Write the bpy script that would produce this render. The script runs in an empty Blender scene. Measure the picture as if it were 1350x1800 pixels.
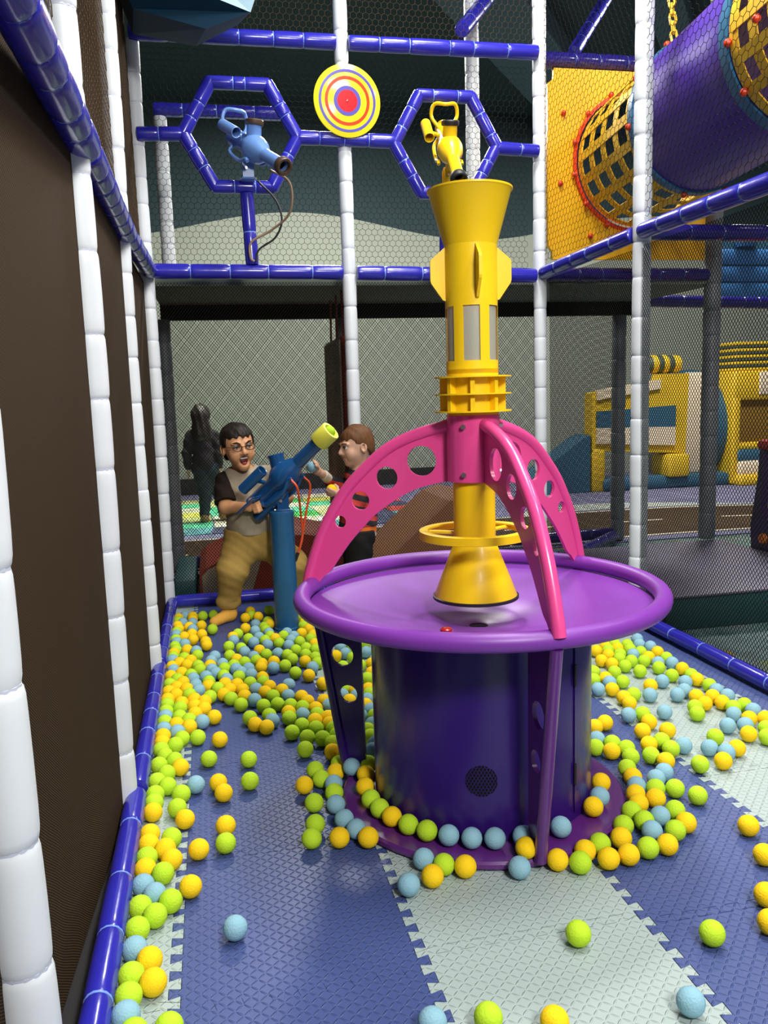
import bpy, math, random
import numpy as np
from mathutils import Vector, Matrix
random.seed(7); rng = np.random.default_rng(7)
S = bpy.context.scene; COL = S.collection
PI = math.pi

# ---------------------------------------------------------------- camera
def cam_basis(yaw, p, r):
    sy, cy, sp, cp = math.sin(yaw), math.cos(yaw), math.sin(p), math.cos(p)
    f = Vector((sy*cp, cy*cp, -sp)); rt = Vector((cy, -sy, 0)); up = rt.cross(f)
    c, s = math.cos(r), math.sin(r)
    return c*rt + s*up, -s*rt + c*up, f
R_, U_, F_ = cam_basis(.2042, .1412, -.0308)
cd = bpy.data.cameras.new('camera'); cam = bpy.data.objects.new('camera', cd); COL.objects.link(cam)
cam.matrix_world = Matrix(((R_.x, U_.x, -F_.x, 0), (R_.y, U_.y, -F_.y, 0), (R_.z, U_.z, -F_.z, 1.2), (0, 0, 0, 1)))
cd.sensor_fit = 'VERTICAL'; cd.sensor_height = 36.0; cd.lens = 1453/1800*36.0
cd.clip_start = .02; cd.clip_end = 100
S.camera = cam
# ---------------------------------------------------------------- world, lamps, exposure
w = bpy.data.worlds.new('hall'); S.world = w; w.use_nodes = True
w.node_tree.nodes['Background'].inputs[0].default_value = (.62, .66, .72, 1)
w.node_tree.nodes['Background'].inputs[1].default_value = .35
S.view_settings.view_transform = 'Standard'; S.view_settings.look = 'None'
S.view_settings.exposure = 0.0; S.view_settings.gamma = 1; S.view_settings.use_curve_mapping = False
def lamp(name, loc, energy, size, col=(1, .97, .92), aim=None):
    l = bpy.data.lights.new(name, 'AREA'); l.shape = 'DISK'; l.size = size; l.energy = energy; l.color = col
    o = bpy.data.objects.new(name, l); COL.objects.link(o); o.location = loc
    d = (Vector(aim) if aim else Vector((loc[0], loc[1], 0))) - Vector(loc)
    o.rotation_euler = d.to_track_quat('-Z', 'Y').to_euler(); return o
lamp('ceiling_lamp', (1.0, -1.6, 3.3), 180, .8, aim=(1.0, 2.2, .6))
lamp('ceiling_lamp', (1.45, 2.0, 4.5), 115, 1.4)
lamp('ceiling_lamp', (1.5, 3.7, 4.6), 105, .5)
lamp('ceiling_lamp', (2.0, 0.2, 4.4), 62, .6)
lamp('ceiling_lamp', (4.8, 6.9, 4.6), 330, 1.0)
lamp('ceiling_lamp', (1.2, 7.9, 4.6), 300, .9)
lamp('ceiling_lamp', (4.2, 2.2, 4.6), 60, .6)
# the projector over the game floor, throwing light on its patch
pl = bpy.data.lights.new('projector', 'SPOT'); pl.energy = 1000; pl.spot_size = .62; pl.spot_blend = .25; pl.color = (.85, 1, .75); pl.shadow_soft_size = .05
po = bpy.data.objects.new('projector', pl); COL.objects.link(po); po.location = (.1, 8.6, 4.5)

# ---------------------------------------------------------------- materials
def nt(name):
    m = bpy.data.materials.new(name); m.use_nodes = True
    return m, m.node_tree, m.node_tree.nodes['Principled BSDF']
def mat(name, col, rough=.5, metal=0, spec=.5, coat=0, bump=None, vary=None):
    """bump=(scale,strength,stretch) noise bump; vary=(scale,amount) soft colour variation of the stuff itself"""
    m, t, b = nt(name); I = b.inputs
    I['Base Color'].default_value = (*col, 1); I['Roughness'].default_value = rough; I['Metallic'].default_value = metal
    I['Specular IOR Level'].default_value = min(spec, .15) if rough >= .7 else spec; I['Coat Weight'].default_value = coat; I['Coat Roughness'].default_value = .08
    if bump or vary:
        tc = t.nodes.new('ShaderNodeTexCoord')
    if bump:
        mp = t.nodes.new('ShaderNodeMapping'); mp.inputs['Scale'].default_value = bump[2] if len(bump) > 2 else (1, 1, 1)
        n = t.nodes.new('ShaderNodeTexNoise'); n.inputs['Scale'].default_value = bump[0]; n.inputs['Detail'].default_value = 3
        bp = t.nodes.new('ShaderNodeBump'); bp.inputs['Strength'].default_value = bump[1]; bp.inputs['Distance'].default_value = .01
        t.links.new(tc.outputs['Object'], mp.inputs[0]); t.links.new(mp.outputs[0], n.inputs['Vector'])
        t.links.new(n.outputs[0], bp.inputs['Height']); t.links.new(bp.outputs[0], I['Normal'])
    if vary:
        n = t.nodes.new('ShaderNodeTexNoise'); n.inputs['Scale'].default_value = vary[0]; n.inputs['Detail'].default_value = 4
        t.links.new(tc.outputs['Object'], n.inputs['Vector'])
        r = t.nodes.new('ShaderNodeValToRGB'); a = vary[1]
        r.color_ramp.elements[0].position = .3; r.color_ramp.elements[1].position = .7
        r.color_ramp.elements[0].color = (*[c*(1-a) for c in col], 1); r.color_ramp.elements[1].color = (*[min(1, c*(1+a)) for c in col], 1)
        t.links.new(n.outputs[0], r.inputs[0]); t.links.new(r.outputs[0], I['Base Color'])
    return m
def math_(t, op, a, b=None, c=None):
    n = t.nodes.new('ShaderNodeMath'); n.operation = op
    for i, v in enumerate((a, b, c)):
        if v is None: continue
        if isinstance(v, (int, float)): n.inputs[i].default_value = v
        else: t.links.new(v, n.inputs[i])
    return n.outputs[0]
def plate_mat(name, col):
    """foam mat with the raised leaf (tread plate) relief"""
    m, t, b = nt(name)
    b.inputs['Base Color'].default_value = (*col, 1); b.inputs['Roughness'].default_value = .42; b.inputs['Specular IOR Level'].default_value = .45
    tc = t.nodes.new('ShaderNodeTexCoord'); sx = t.nodes.new('ShaderNodeSeparateXYZ'); t.links.new(tc.outputs['Object'], sx.inputs[0])
    c = 1/.0165
    u = math_(t, 'MULTIPLY', math_(t, 'ADD', sx.outputs[0], 5.0), c); v = math_(t, 'MULTIPLY', math_(t, 'ADD', sx.outputs[1], 5.0), c)
    fu, fv = math_(t, 'FLOOR', u), math_(t, 'FLOOR', v)
    par = math_(t, 'MODULO', math_(t, 'ADD', fu, fv), 2.0)
    sg = math_(t, 'MULTIPLY_ADD', par, 2.0, -1.0)
    lu = math_(t, 'SUBTRACT', math_(t, 'SUBTRACT', u, fu), .5); lv = math_(t, 'SUBTRACT', math_(t, 'SUBTRACT', v, fv), .5)
    sl = math_(t, 'MULTIPLY', lv, sg)
    a = math_(t, 'ABSOLUTE', math_(t, 'ADD', lu, sl)); d = math_(t, 'ABSOLUTE', math_(t, 'SUBTRACT', lu, sl))
    e = math_(t, 'ADD', math_(t, 'MULTIPLY', math_(t, 'MULTIPLY', a, a), 1.35), math_(t, 'MULTIPLY', math_(t, 'MULTIPLY', d, d), 22.0))
    h = math_(t, 'SUBTRACT', 1.0, math_(t, 'SMOOTH_MIN', e, 1.0, .2))
    bp = t.nodes.new('ShaderNodeBump'); bp.inputs['Strength'].default_value = .8; bp.inputs['Distance'].default_value = .003
    t.links.new(h, bp.inputs['Height']); t.links.new(bp.outputs[0], b.inputs['Normal'])
    return m
M = {}
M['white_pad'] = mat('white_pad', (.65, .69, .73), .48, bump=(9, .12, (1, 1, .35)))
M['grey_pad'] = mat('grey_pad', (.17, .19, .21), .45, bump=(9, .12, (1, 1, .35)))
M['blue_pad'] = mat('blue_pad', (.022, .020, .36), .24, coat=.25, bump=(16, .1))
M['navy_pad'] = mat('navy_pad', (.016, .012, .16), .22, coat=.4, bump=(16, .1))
M['white_tie'] = mat('white_tie', (.50, .54, .66), .4)
M['blue_tie'] = mat('blue_tie', (.16, .30, .72), .4)
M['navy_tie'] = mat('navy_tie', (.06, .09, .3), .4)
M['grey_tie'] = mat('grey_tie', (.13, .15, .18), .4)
M['purple'] = mat('purple_paint', (.19, .034, .345), .42, coat=0, vary=(5, .05))
M['drum'] = mat('dark_purple_paint', (.026, .005, .13), .27, coat=.05, spec=.4)
M['base_purple'] = mat('base_purple_paint', (.10, .016, .17), .28, coat=.3)
M['pink'] = mat('pink_paint', (.75, .065, .265), .28, coat=.2)
M['yellow_paint'] = mat('yellow_paint', (.88, .57, .008), .36, coat=.05, spec=.35, vary=(4, .06))
M['yellow_cup'] = mat('yellow_cup', (.85, .80, .09), .4)
M['black'] = mat('black_rubber', (.012, .011, .012), .5)
M['hole_shade'] = mat('hole_shade', (.004, .004, .006), .8)  # near-black standing in for the shade inside holes and bores
M['steel'] = mat('steel', (.55, .55, .55), .3, metal=1)
M['clear'] = mat('frosted_pane', (.62, .62, .52), .35, spec=.5)
M['clear'].node_tree.nodes['Principled BSDF'].inputs['Transmission Weight'].default_value = .55
M['red_button'] = mat('red_button', (.35, .01, .012), .25)
M['cannon_blue'] = mat('cannon_blue', (.008, .07, .22), .25, coat=.3)
M['pole_blue'] = mat('pole_blue', (.018, .11, .26), .3, vary=(6, .1))
M['light_blue_paint'] = mat('light_blue_paint', (.13, .26, .58), .3, coat=.2)
M['orange_cord'] = mat('orange_cord', (.80, .09, .02), .5)
M['tan_cord'] = mat('tan_cord', (.25, .17, .10), .5)
M['mat_blue'] = plate_mat('mat_blue', (.052, .080, .235)); M['mat_light'] = plate_mat('mat_light', (.35, .43, .42))
M['wall_brown'] = mat('wall_brown', (.016, .010, .006), .9, spec=.1)
M['net'] = mat('net_black', (.010, .009, .008), .9, spec=.1)
M['net_brown'] = mat('net_brown', (.08, .052, .03), .9, spec=.1)
M['ball_Y'] = mat('ball_yellow', (.92, .60, .012), .75, spec=.25, bump=(220, .25))
M['ball_G'] = mat('ball_green', (.46, .70, .03), .75, spec=.25, bump=(220, .25))
M['ball_B'] = mat('ball_blue', (.25, .46, .56), .75, spec=.25, bump=(220, .25))
M['ball_D'] = mat('ball_brownish', (.42, .25, .02), .8, spec=.2)  # brownish yellow, duller than the other balls
M['teal'] = mat('teal_paint', (.012, .045, .055), .7)
M['step_top'] = mat('step_vinyl', (.14, .13, .20), .5); M['teal_vinyl'] = mat('teal_vinyl', (.012, .075, .085), .5)
M['yellow_panel'] = mat('yellow_panel', (.83, .43, .006), .4); M['tube_purple'] = mat('tube_purple', (.075, .03, .33), .38, spec=.35)
M['web_yellow'] = mat('web_yellow', (.85, .52, .02), .6); M['bolt_red'] = mat('bolt_red', (.70, .05, .01), .35); M['chain_yellow'] = mat('chain_yellow', (.75, .45, .03), .45)
M['ring_blue'] = mat('ring_blue', (.03, .15, .28), .4)
M['infl_yellow'] = mat('inflatable_yellow', (.70, .46, .02), .5); M['infl_cream'] = mat('inflatable_cream', (.74, .62, .44), .5)
M['infl_blue'] = mat('inflatable_blue', (.03, .11, .18), .5); M['infl_dark'] = mat('inflatable_stripe', (.05, .07, .05), .6); M['infl_brown'] = mat('inflatable_inside', (.22, .12, .01), .6)  # dark tone is the own colour of the chimney and rocket stripes
M['orange_vinyl'] = mat('orange_vinyl', (.26, .105, .04), .6); M['red_vinyl'] = mat('red_vinyl', (.26, .030, .010), .5); M['wood'] = mat('board_face', (.44, .36, .26), .7, vary=(3, .35))
M['car_purple'] = mat('car_purple', (.045, .02, .09), .35); M['car_red'] = mat('car_red', (.5, .02, .02), .3); M['car_orange'] = mat('car_orange', (.6, .17, .02), .4)
M['deck'] = mat('deck_underside', (.17, .20, .15), .8); M['hull_light'] = mat('hull_light', (.28, .46, .58), .4); M['hull_dark'] = mat('hull_dark', (.006, .03, .06), .6, spec=.2)
M['panel_blue'] = mat('panel_blue', (.03, .13, .33), .4)

# ---------------------------------------------------------------- objects and properties
def tag(o, label=None, cat=None, group=None, kind=None):
    if label: o['label'] = label
    if cat: o['category'] = cat
    if group: o['group'] = group
    if kind: o['kind'] = kind
    return o
def thing(name, label, cat, loc=(0, 0, 0), group=None):
    o = bpy.data.objects.new(name, None); COL.objects.link(o); o.empty_display_size = .05
    o.location = loc; return tag(o, label, cat, group)
class MB:
    """collects vertices and faces for one mesh"""
    def __init__(s): s.v = []; s.f = []; s.m = []
    def add(s, v, f, mi=0, T=None):
        n = len(s.v)
        if T is not None: v = [T @ Vector(p) for p in v]
        s.v += [tuple(p) for p in v]; s.f += [tuple(n+i for i in q) for q in f]; s.m += [mi]*len(f); return s
    def box(s, lo, hi, mi=0, T=None, bev=0):
        (a, b, c), (d, e, g) = lo, hi
        if bev <= 0:
            v = [(a, b, c), (d, b, c), (d, e, c), (a, e, c), (a, b, g), (d, b, g), (d, e, g), (a, e, g)]
            return s.add(v, [(3, 2, 1, 0), (4, 5, 6, 7), (0, 1, 5, 4), (1, 2, 6, 5), (2, 3, 7, 6), (3, 0, 4, 7)], mi, T)
        # rounded in plan and in height: stacked rounded rectangles
        k = 4; q = []
        for (cx, cy, a0) in ((d-bev, e-bev, 0), (a+bev, e-bev, PI/2), (a+bev, b+bev, PI), (d-bev, b+bev, 1.5*PI)):
            for i in range(k+1):
                t = a0 + PI/2*i/k; q.append((cx, cy, math.cos(t), math.sin(t)))
        v = []; lev = []
        for z, r in ((c, 0), (c+bev*.3, .7), (c+bev, 1), (g-bev, 1), (g-bev*.3, .7), (g, 0)):
            lev.append(len(v)); v += [(x+bev*r*cu, y+bev*r*su, z) for x, y, cu, su in q]
        n = len(q); f = [tuple(reversed(range(n)))]
        for i in range(5):
            A, B = lev[i], lev[i+1]; f += [(A+j, A+(j+1) % n, B+(j+1) % n, B+j) for j in range(n)]
        f.append(tuple(lev[5]+j for j in range(n)))
        return s.add(v, f, mi, T)
    def lathe(s, prof, n=32, mi=0, T=None, closed=False, a0=0, a1=2*PI):
        """prof: (r, z) list; spun about Z"""
        full = abs(a1-a0-2*PI) < 1e-6; k = n if full else n+1
        v = []; f = []
        for r, z in prof:
            for i in range(k):
                t = a0+(a1-a0)*i/n; v.append((r*math.cos(t), r*math.sin(t), z))
        P = len(prof)
        for j in range(P if closed else P-1):
            j2 = (j+1) % P
            for i in range(n):
                i2 = (i+1) % k; f.append((j*k+i, j*k+i2, j2*k+i2, j2*k+i))
        return s.add(v, f, mi, T)
    def tube(s, pts, r, n=10, mi=0, T=None, caps=True, closed=False):
        pts = [Vector(p) for p in pts]; N = len(pts); rs = r if isinstance(r, (list, tuple)) else [r]*N
        v = []; f = []; ref = None
        for i, p in enumerate(pts):
            if closed: d = pts[(i+1) % N]-pts[i-1]
            else: d = pts[min(i+1, N-1)]-pts[max(i-1, 0)]
            d.normalize()
            if ref is None: ref = d.orthogonal().normalized()
            ref = (ref-d*ref.dot(d)).normalized(); b = d.cross(ref)
            for k in range(n):
                t = 2*PI*k/n; v.append(p+rs[i]*(math.cos(t)*ref+math.sin(t)*b))
        for i in range(N if closed else N-1):
            A, B = i*n, ((i+1) % N)*n; f += [(A+k, A+(k+1) % n, B+(k+1) % n, B+k) for k in range(n)]
        if caps and not closed: f += [tuple(reversed(range(n))), tuple((N-1)*n+k for k in range(n))]
        return s.add(v, f, mi, T)
    def sphere(s, c, r, n=16, m=10, mi=0, T=None):
        rx, ry, rz = r if isinstance(r, (tuple, list)) else (r, r, r)
        v = [(c[0], c[1], c[2]-rz)]; f = []
        for j in range(1, m):
            a = -PI/2+PI*j/m
            v += [(c[0]+rx*math.cos(a)*math.cos(2*PI*i/n), c[1]+ry*math.cos(a)*math.sin(2*PI*i/n), c[2]+rz*math.sin(a)) for i in range(n)]
        v.append((c[0], c[1], c[2]+rz)); L = len(v)-1
        f += [(0, 1+(i+1) % n, 1+i) for i in range(n)]
        for j in range(m-2):
            A = 1+j*n; B = A+n; f += [(A+i, A+(i+1) % n, B+(i+1) % n, B+i) for i in range(n)]
        A = 1+(m-2)*n; f += [(A+i, A+(i+1) % n, L) for i in range(n)]
        return s.add(v, f, mi, T)
    def prism(s, poly, h0, h1, mi=0, T=None):
        """poly in XY extruded along Z"""
        n = len(poly); v = [(x, y, h0) for x, y in poly]+[(x, y, h1) for x, y in poly]
        f = [tuple(reversed(range(n))), tuple(range(n, 2*n))]+[(i, (i+1) % n, n+(i+1) % n, n+i) for i in range(n)]
        return s.add(v, f, mi, T)
    def build(s, name, mats, parent=None, smooth=40, at=None):
        me = bpy.data.meshes.new(name)
        off = parent.location if (parent is not None and at is None) else Vector(at or (0, 0, 0))
        if parent is not None and parent.parent is not None and at is None: off = parent.location+parent.parent.location
        me.from_pydata([(p[0]-off[0], p[1]-off[1], p[2]-off[2]) for p in s.v], [], s.f)
        for m in (mats if isinstance(mats, (list, tuple)) else [mats]): me.materials.append(m)
        if len(me.materials) > 1: me.polygons.foreach_set('material_index', s.m)
        if smooth:
            me.polygons.foreach_set('use_smooth', [True]*len(me.polygons))
            try: me.set_sharp_from_angle(angle=math.radians(smooth))
            except Exception: pass
        me.update()
        o = bpy.data.objects.new(name, me); COL.objects.link(o)
        if parent is not None: o.parent = parent
        elif at is not None: o.location = at
        return o
def struct(name, mb, m, parent=None, **k):
    o = mb.build(name, m, parent, **k)
    if parent is None: o['kind'] = 'structure'
    return o
def frame(o, x, z=None):
    """matrix with local Z along x-direction vector given (for lathes): Z axis = x"""
    d = Vector(x).normalized(); up = Vector(z) if z else (Vector((0, 0, 1)) if abs(d.z) < .9 else Vector((0, 1, 0)))
    a = up.cross(d).normalized(); b = d.cross(a)
    return Matrix(((a.x, b.x, d.x, o[0]), (a.y, b.y, d.y, o[1]), (a.z, b.z, d.z, o[2]), (0, 0, 0, 1)))
def plate(name, poly, holes, th, T, m, parent):
    """flat sheet with round holes: 2D outline poly, holes (x, y, r), thickness th, placed by T"""
    cu = bpy.data.curves.new(name, 'CURVE'); cu.dimensions = '2D'; cu.fill_mode = 'BOTH'; cu.extrude = th/2
    loops = [poly]+[[(x+r*math.cos(2*PI*i/28), y+r*math.sin(2*PI*i/28)) for i in range(28)] for x, y, r in holes]
    for L in loops:
        sp = cu.splines.new('POLY'); sp.points.add(len(L)-1); sp.use_cyclic_u = True
        for p, (x, y) in zip(sp.points, L): p.co = (x, y, 0, 1)
    ob = bpy.data.objects.new(name, cu); COL.objects.link(ob)
    bpy.context.view_layer.update()
    me = bpy.data.meshes.new_from_object(ob.evaluated_get(bpy.context.evaluated_depsgraph_get()))
    bpy.data.objects.remove(ob); bpy.data.curves.remove(cu)
    me.name = name
    if parent: T = Matrix.Translation(-parent.location) @ T
    me.transform(T); me.materials.clear(); me.materials.append(m)
    o = bpy.data.objects.new(name, me); COL.objects.link(o); o.parent = parent; return o
def spline(pts, n=8):
    """Catmull-Rom through pts"""
    P = [Vector(p) for p in pts]; P = [2*P[0]-P[1]]+P+[2*P[-1]-P[-2]]; out = []
    for i in range(1, len(P)-2):
        for k in range(n):
            t = k/n; a, b, c, d = P[i-1:i+3]
            out.append(.5*((2*b)+(c-a)*t+(2*a-5*b+4*c-d)*t*t+(3*b-a-3*c+d)*t**3))
    return out+[P[-2]]
# ---------------------------------------------------------------- room shell
def slab(name, lo, hi, m, parent=None, bev=0): return struct(name, MB().box(lo, hi, bev=bev), m, parent)
floor_m, t_, b_ = nt('hall_floor')      # worn teal vinyl with coloured flecks
tc = t_.nodes.new('ShaderNodeTexCoord'); n1 = t_.nodes.new('ShaderNodeTexNoise'); n1.inputs['Scale'].default_value = 4.5; n1.inputs['Detail'].default_value = 3
t_.links.new(tc.outputs['Object'], n1.inputs['Vector']); rp = t_.nodes.new('ShaderNodeValToRGB'); t_.links.new(n1.outputs[0], rp.inputs[0])
e = rp.color_ramp.elements; e[0].position = .30; e[0].color = (.10, .16, .02, 1); e[1].position = .72; e[1].color = (.40, .14, .06, 1)
for p, c in ((.38, (.045, .10, .11)), (.55, (.11, .19, .20)), (.66, (.16, .20, .20))):
    k = e.new(p); k.color = (*c, 1)
t_.links.new(rp.outputs[0], b_.inputs['Base Color']); b_.inputs['Roughness'].default_value = .35
M['hall_floor'] = floor_m
floor = slab('floor', (-1.2, -4, -.25), (13, 11.2, -.014), floor_m)
M['carpet'] = mat('carpet', (.17, .17, .27), .9, vary=(3, .2)); M['road'] = mat('road_carpet', (.060, .040, .024), .9, vary=(8, .15))
M['road_line'] = mat('road_line', (.62, .55, .42), .8); M['carpet_light'] = mat('carpet_light', (.38, .42, .38), .9)
def ribbon(name, top, bot, z0, z1, m, parent):
    n = len(top); v = [(*p, z0) for p in top]+[(*p, z0) for p in bot]+[(*p, z1) for p in top]+[(*p, z1) for p in bot]
    f = [(2*n+i, 3*n+i, 3*n+i+1, 2*n+i+1) for i in range(n-1)]+[(i, i+1, 2*n+i+1, 2*n+i) for i in range(n-1)]+[(n+i, 3*n+i, 3*n+i+1, n+i+1) for i in range(n-1)]
    f += [(0, 2*n, 3*n, n), (n-1, 2*n-1, 4*n-1, 3*n-1)]
    v = [(x, y, z) for x, y, z in v]
    return struct(name, MB().add(v, f), m, parent, smooth=0)
xs = [-.8+.25*i for i in range(44)]
def ry(x, o): return 6.85+o+.22*math.exp(-((x-3.8)/1.6)**2)*0+.10*math.sin(x*.7-1.0)-max(0, x-4.4)*.16
ribbon('carpet', [(x, 10.85) for x in xs], [(x, ry(x, -.85)-.2) for x in xs], -.013, -.006, M['carpet'], floor)
ribbon('road', [(x, ry(x, .45)) for x in xs], [(x, ry(x, -.85)) for x in xs], -.0055, -.002, M['road'], floor)
ribbon('road_line', [(x, ry(x, .50)) for x in xs], [(x, ry(x, .46)) for x in xs], -.0055, .001, M['road_line'], floor)
ribbon('road_line', [(x, ry(x, -.86)) for x in xs], [(x, ry(x, -.90)) for x in xs], -.0055, .001, M['road_line'], floor)
for k in range(9):
    x0 = -.7+1.05*k; q = [x0+.12*i for i in range(5)]
    ribbon('road_dash', [(x, ry(x, -.18)) for x in q], [(x, ry(x, -.215)) for x in q], -.0015, .001, M['road_line'], floor)
ribbon('carpet_swoosh', [(2.9+.2*i, 7.62+.33*math.sin(i*.33)) for i in range(18)], [(2.9+.2*i, 7.42+.12*math.sin(i*.33)) for i in range(18)], -.0055, .001, M['carpet_light'], floor)
# game mat: the projected picture's light is painted into its square colours
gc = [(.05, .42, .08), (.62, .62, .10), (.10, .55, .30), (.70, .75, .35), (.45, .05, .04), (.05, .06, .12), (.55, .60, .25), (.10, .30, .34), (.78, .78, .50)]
for i, c in enumerate(gc): M['game%d' % i] = mat('projected_square', c, .6, vary=(7, .5))
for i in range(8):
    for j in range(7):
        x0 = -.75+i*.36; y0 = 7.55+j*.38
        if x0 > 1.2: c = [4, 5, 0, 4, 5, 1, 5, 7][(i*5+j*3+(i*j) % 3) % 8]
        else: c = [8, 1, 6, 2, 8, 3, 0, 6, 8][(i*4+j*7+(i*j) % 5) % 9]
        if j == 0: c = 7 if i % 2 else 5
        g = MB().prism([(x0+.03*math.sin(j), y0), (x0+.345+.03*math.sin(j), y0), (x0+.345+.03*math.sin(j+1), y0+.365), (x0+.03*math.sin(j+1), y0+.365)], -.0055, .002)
        struct('projected_square', g, M['game%d' % c], floor, smooth=0)
wl = slab('wall_left', (-1.0, -4, -.25), (-.85, 11.2, 4.9), M['wall_brown'])
# far wall: light grey below, dark teal above a wavy painted edge
wm, t_, b_ = nt('far_wall'); tc = t_.nodes.new('ShaderNodeTexCoord'); sp = t_.nodes.new('ShaderNodeSeparateXYZ'); t_.links.new(tc.outputs['Object'], sp.inputs[0])
wv = math_(t_, 'MULTIPLY_ADD', math_(t_, 'SINE', math_(t_, 'MULTIPLY', sp.outputs[0], 1.3)), .16, 3.36)
cut = math_(t_, 'GREATER_THAN', sp.outputs[2], wv)
mx = t_.nodes.new('ShaderNodeMix'); mx.data_type = 'RGBA'; mx.inputs['A'].default_value = (.32, .355, .295, 1); mx.inputs['B'].default_value = (.018, .042, .05, 1)
t_.links.new(cut, mx.inputs['Factor']); t_.links.new(mx.outputs['Result'], b_.inputs['Base Color']); b_.inputs['Roughness'].default_value = .8
struct('wall_back', MB().box((-1.0, 10.9, -.25), (13, 11.1, 4.9)), wm)
struct('baseboard_back', MB().box((-.85, 10.84, -.006), (3.4, 10.9, .2)), M['black'])
ceil = slab('ceiling', (-1.0, -4, 4.8), (13, 11.2, 4.95), mat('ceiling_teal', (.03, .055, .065), .8))
bm = mat('beam_slate', (.07, .12, .155), .8)
for (x0, y0, x1, y1, wd, z) in ((1.6, 6.2, 5.2, 10.8, .34, 4.55), (3.4, 6.2, 6.9, 10.8, .16, 4.6), (4.8, 6.0, 9.4, 9.9, .3, 4.6)):
    d = Vector((x1-x0, y1-y0, 0)).normalized(); nrm = Vector((-d.y, d.x, 0))*wd
    b = MB().prism([(x0+nrm.x, y0+nrm.y), (x0-nrm.x, y0-nrm.y), (x1-nrm.x, y1-nrm.y), (x1+nrm.x, y1+nrm.y)], z, 4.8)
    struct('ceiling_beam', b, bm, ceil, smooth=0)

# ---------------------------------------------------------------- foam mats of the pit floor, jigsaw edges
sub = struct('floor_underlay', MB().box((-.46, .3, -.0138), (2.10, 4.93, -.0125)), M['black'])
bx = [-.300, -.137, .383, .907, 1.427, 1.947, 2.10]
colr = ['mat_light', 'mat_blue', 'mat_light', 'mat_blue', 'mat_light', 'mat_blue']
offs = [1.56, 1.556, 1.588, 1.58, 2.17, 2.17]
k = 0
for c in range(6):
    x0, x1 = bx[c], bx[c+1]; ys = [(math.floor((offs[c]-.545*4+.545*i)/.0278)+.5)*.0278 for i in range(14)]
    for y0, y1 in zip(ys, ys[1:]):
        ya, yb = max(y0, .3), min(y1, 4.925)
        if yb-ya < .05: continue
        g = .0007
        cornerx = lambda x, y: x+.0125*(1 if math.floor(y/.0278) % 2 == 0 else -1)
        # the long edges share one lattice of teeth (pitch .0275) so neighbours interlock
        def vedge(x, ya, yb, up, off):
            p = .0278; i0 = math.floor(ya/p); i1 = math.ceil(yb/p); pts = [(cornerx(x, ya)+off, ya+g)]
            for i in range(i0, i1+1):
                for yy, sgn in ((i*p+.0032, -1), (i*p-.0032, 1)):
                    side = (1 if (i % 2 == 0) else -1)*(1 if sgn > 0 else -1)
                    if ya+.004 < yy < yb-.004: pts.append((x+.0125*side+off, yy))
            pts.append((cornerx(x, yb)+off, yb-g)); return pts if up else pts[::-1]
        R = vedge(x1, ya, yb, True, -g) if c < 5 else [(x1, ya+g), (x1, yb-g)]
        L = vedge(x0, ya, yb, False, g) if c > 0 else [(x0, yb-g), (x0, ya+g)]
        def hedge(y, xa, xb, fwd, off):
            pts = []; p = .0278; i0 = math.floor(xa/p); i1 = math.ceil(xb/p)
            for i in range(i0, i1+1):
                for xx, sgn in ((i*p+.0032, -1), (i*p-.0032, 1)):
                    side = (1 if (i % 2 == 0) else -1)*(1 if sgn > 0 else -1)
                    if xa+.024 < xx < xb-.024: pts.append((xx, y+.0125*side+off))
            return pts if fwd else pts[::-1]
        B = hedge(ya, x0, x1, True, g) if ya > .31 else []
        Tt = hedge(yb, x0, x1, False, -g) if yb < 4.92 else []
        poly = B+R+Tt+L
        o = struct('foam_tile', MB().prism(poly, -.0124, -.0004-.0006*((c*3+k*5) % 3)), M[colr[c]], sub, smooth=0); k += 1

# ---------------------------------------------------------------- padded posts and rails
TIES = {}
def tie_mesh(r, m):
    key = (round(r, 3), m.name)
    if key not in TIES:
        b = MB().lathe([(r, -.0035), (r+.0016, -.0028), (r+.0016, .0028), (r, .0035)], 14)
        o = b.build('cable_tie', m); TIES[key] = o.data; bpy.data.objects.remove(o)
    return TIES[key]
def padded(name, p0, p1, r, m, tie, label, cat, seg=.15, group=None, parent=None, jit=.3, wob=0, cap=True, pname='pad'):
    """a foam-padded bar: puffed sleeve gathered at every cable tie. One thing (sleeve + ties), or a part when parent is given"""
    p0, p1 = Vector(p0), Vector(p1); d = p1-p0; L = d.length; T = frame(p0, d)
    n = max(1, round(L/seg)); cuts = [0.0]+[(i+random.uniform(-jit, jit)*.5)/n*L for i in range(1, n)]+[L]
    prof = [(.002, 0), (r*.7, 0), (r*.9, .004)] if cap else [(r*.9, 0)]
    for a, b in zip(cuts, cuts[1:]):
        l = b-a; f = random.uniform(.97, 1.03)
        for u, q in ((.02, .93), (.07, .975), (.2, .992), (.5, 1.0), (.8, .992), (.93, .975), (.98, .93)):
            prof.append((r*q*f, a+l*u))
        prof.append((r*.885, b))
    if cap: prof[-1] = (r*.9, L-.004); prof += [(r*.7, L), (.002, L)]
    b = MB().lathe(prof, 18, T=T)
    if wob:
        a0 = random.uniform(0, 6)
        b.v = [(x+wob*math.sin(z*2.6+a0), y, z) for x, y, z in b.v]
    root = parent or thing(name, label, cat, p0, group)
    sl = b.build(pname, m, root)
    q = d.to_track_quat('Z', 'Y')
    for c in cuts[1:-1]:
        t = bpy.data.objects.new('cable_tie', tie_mesh(r*.885, tie)); COL.objects.link(t); t.parent = root
        pw = p0+d*(c/L)
        if wob: pw.x += wob*math.sin(pw.z*2.6+a0)
        t.location = pw-root.location; t.rotation_mode = 'QUATERNION'; t.rotation_quaternion = q
    return root
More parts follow.
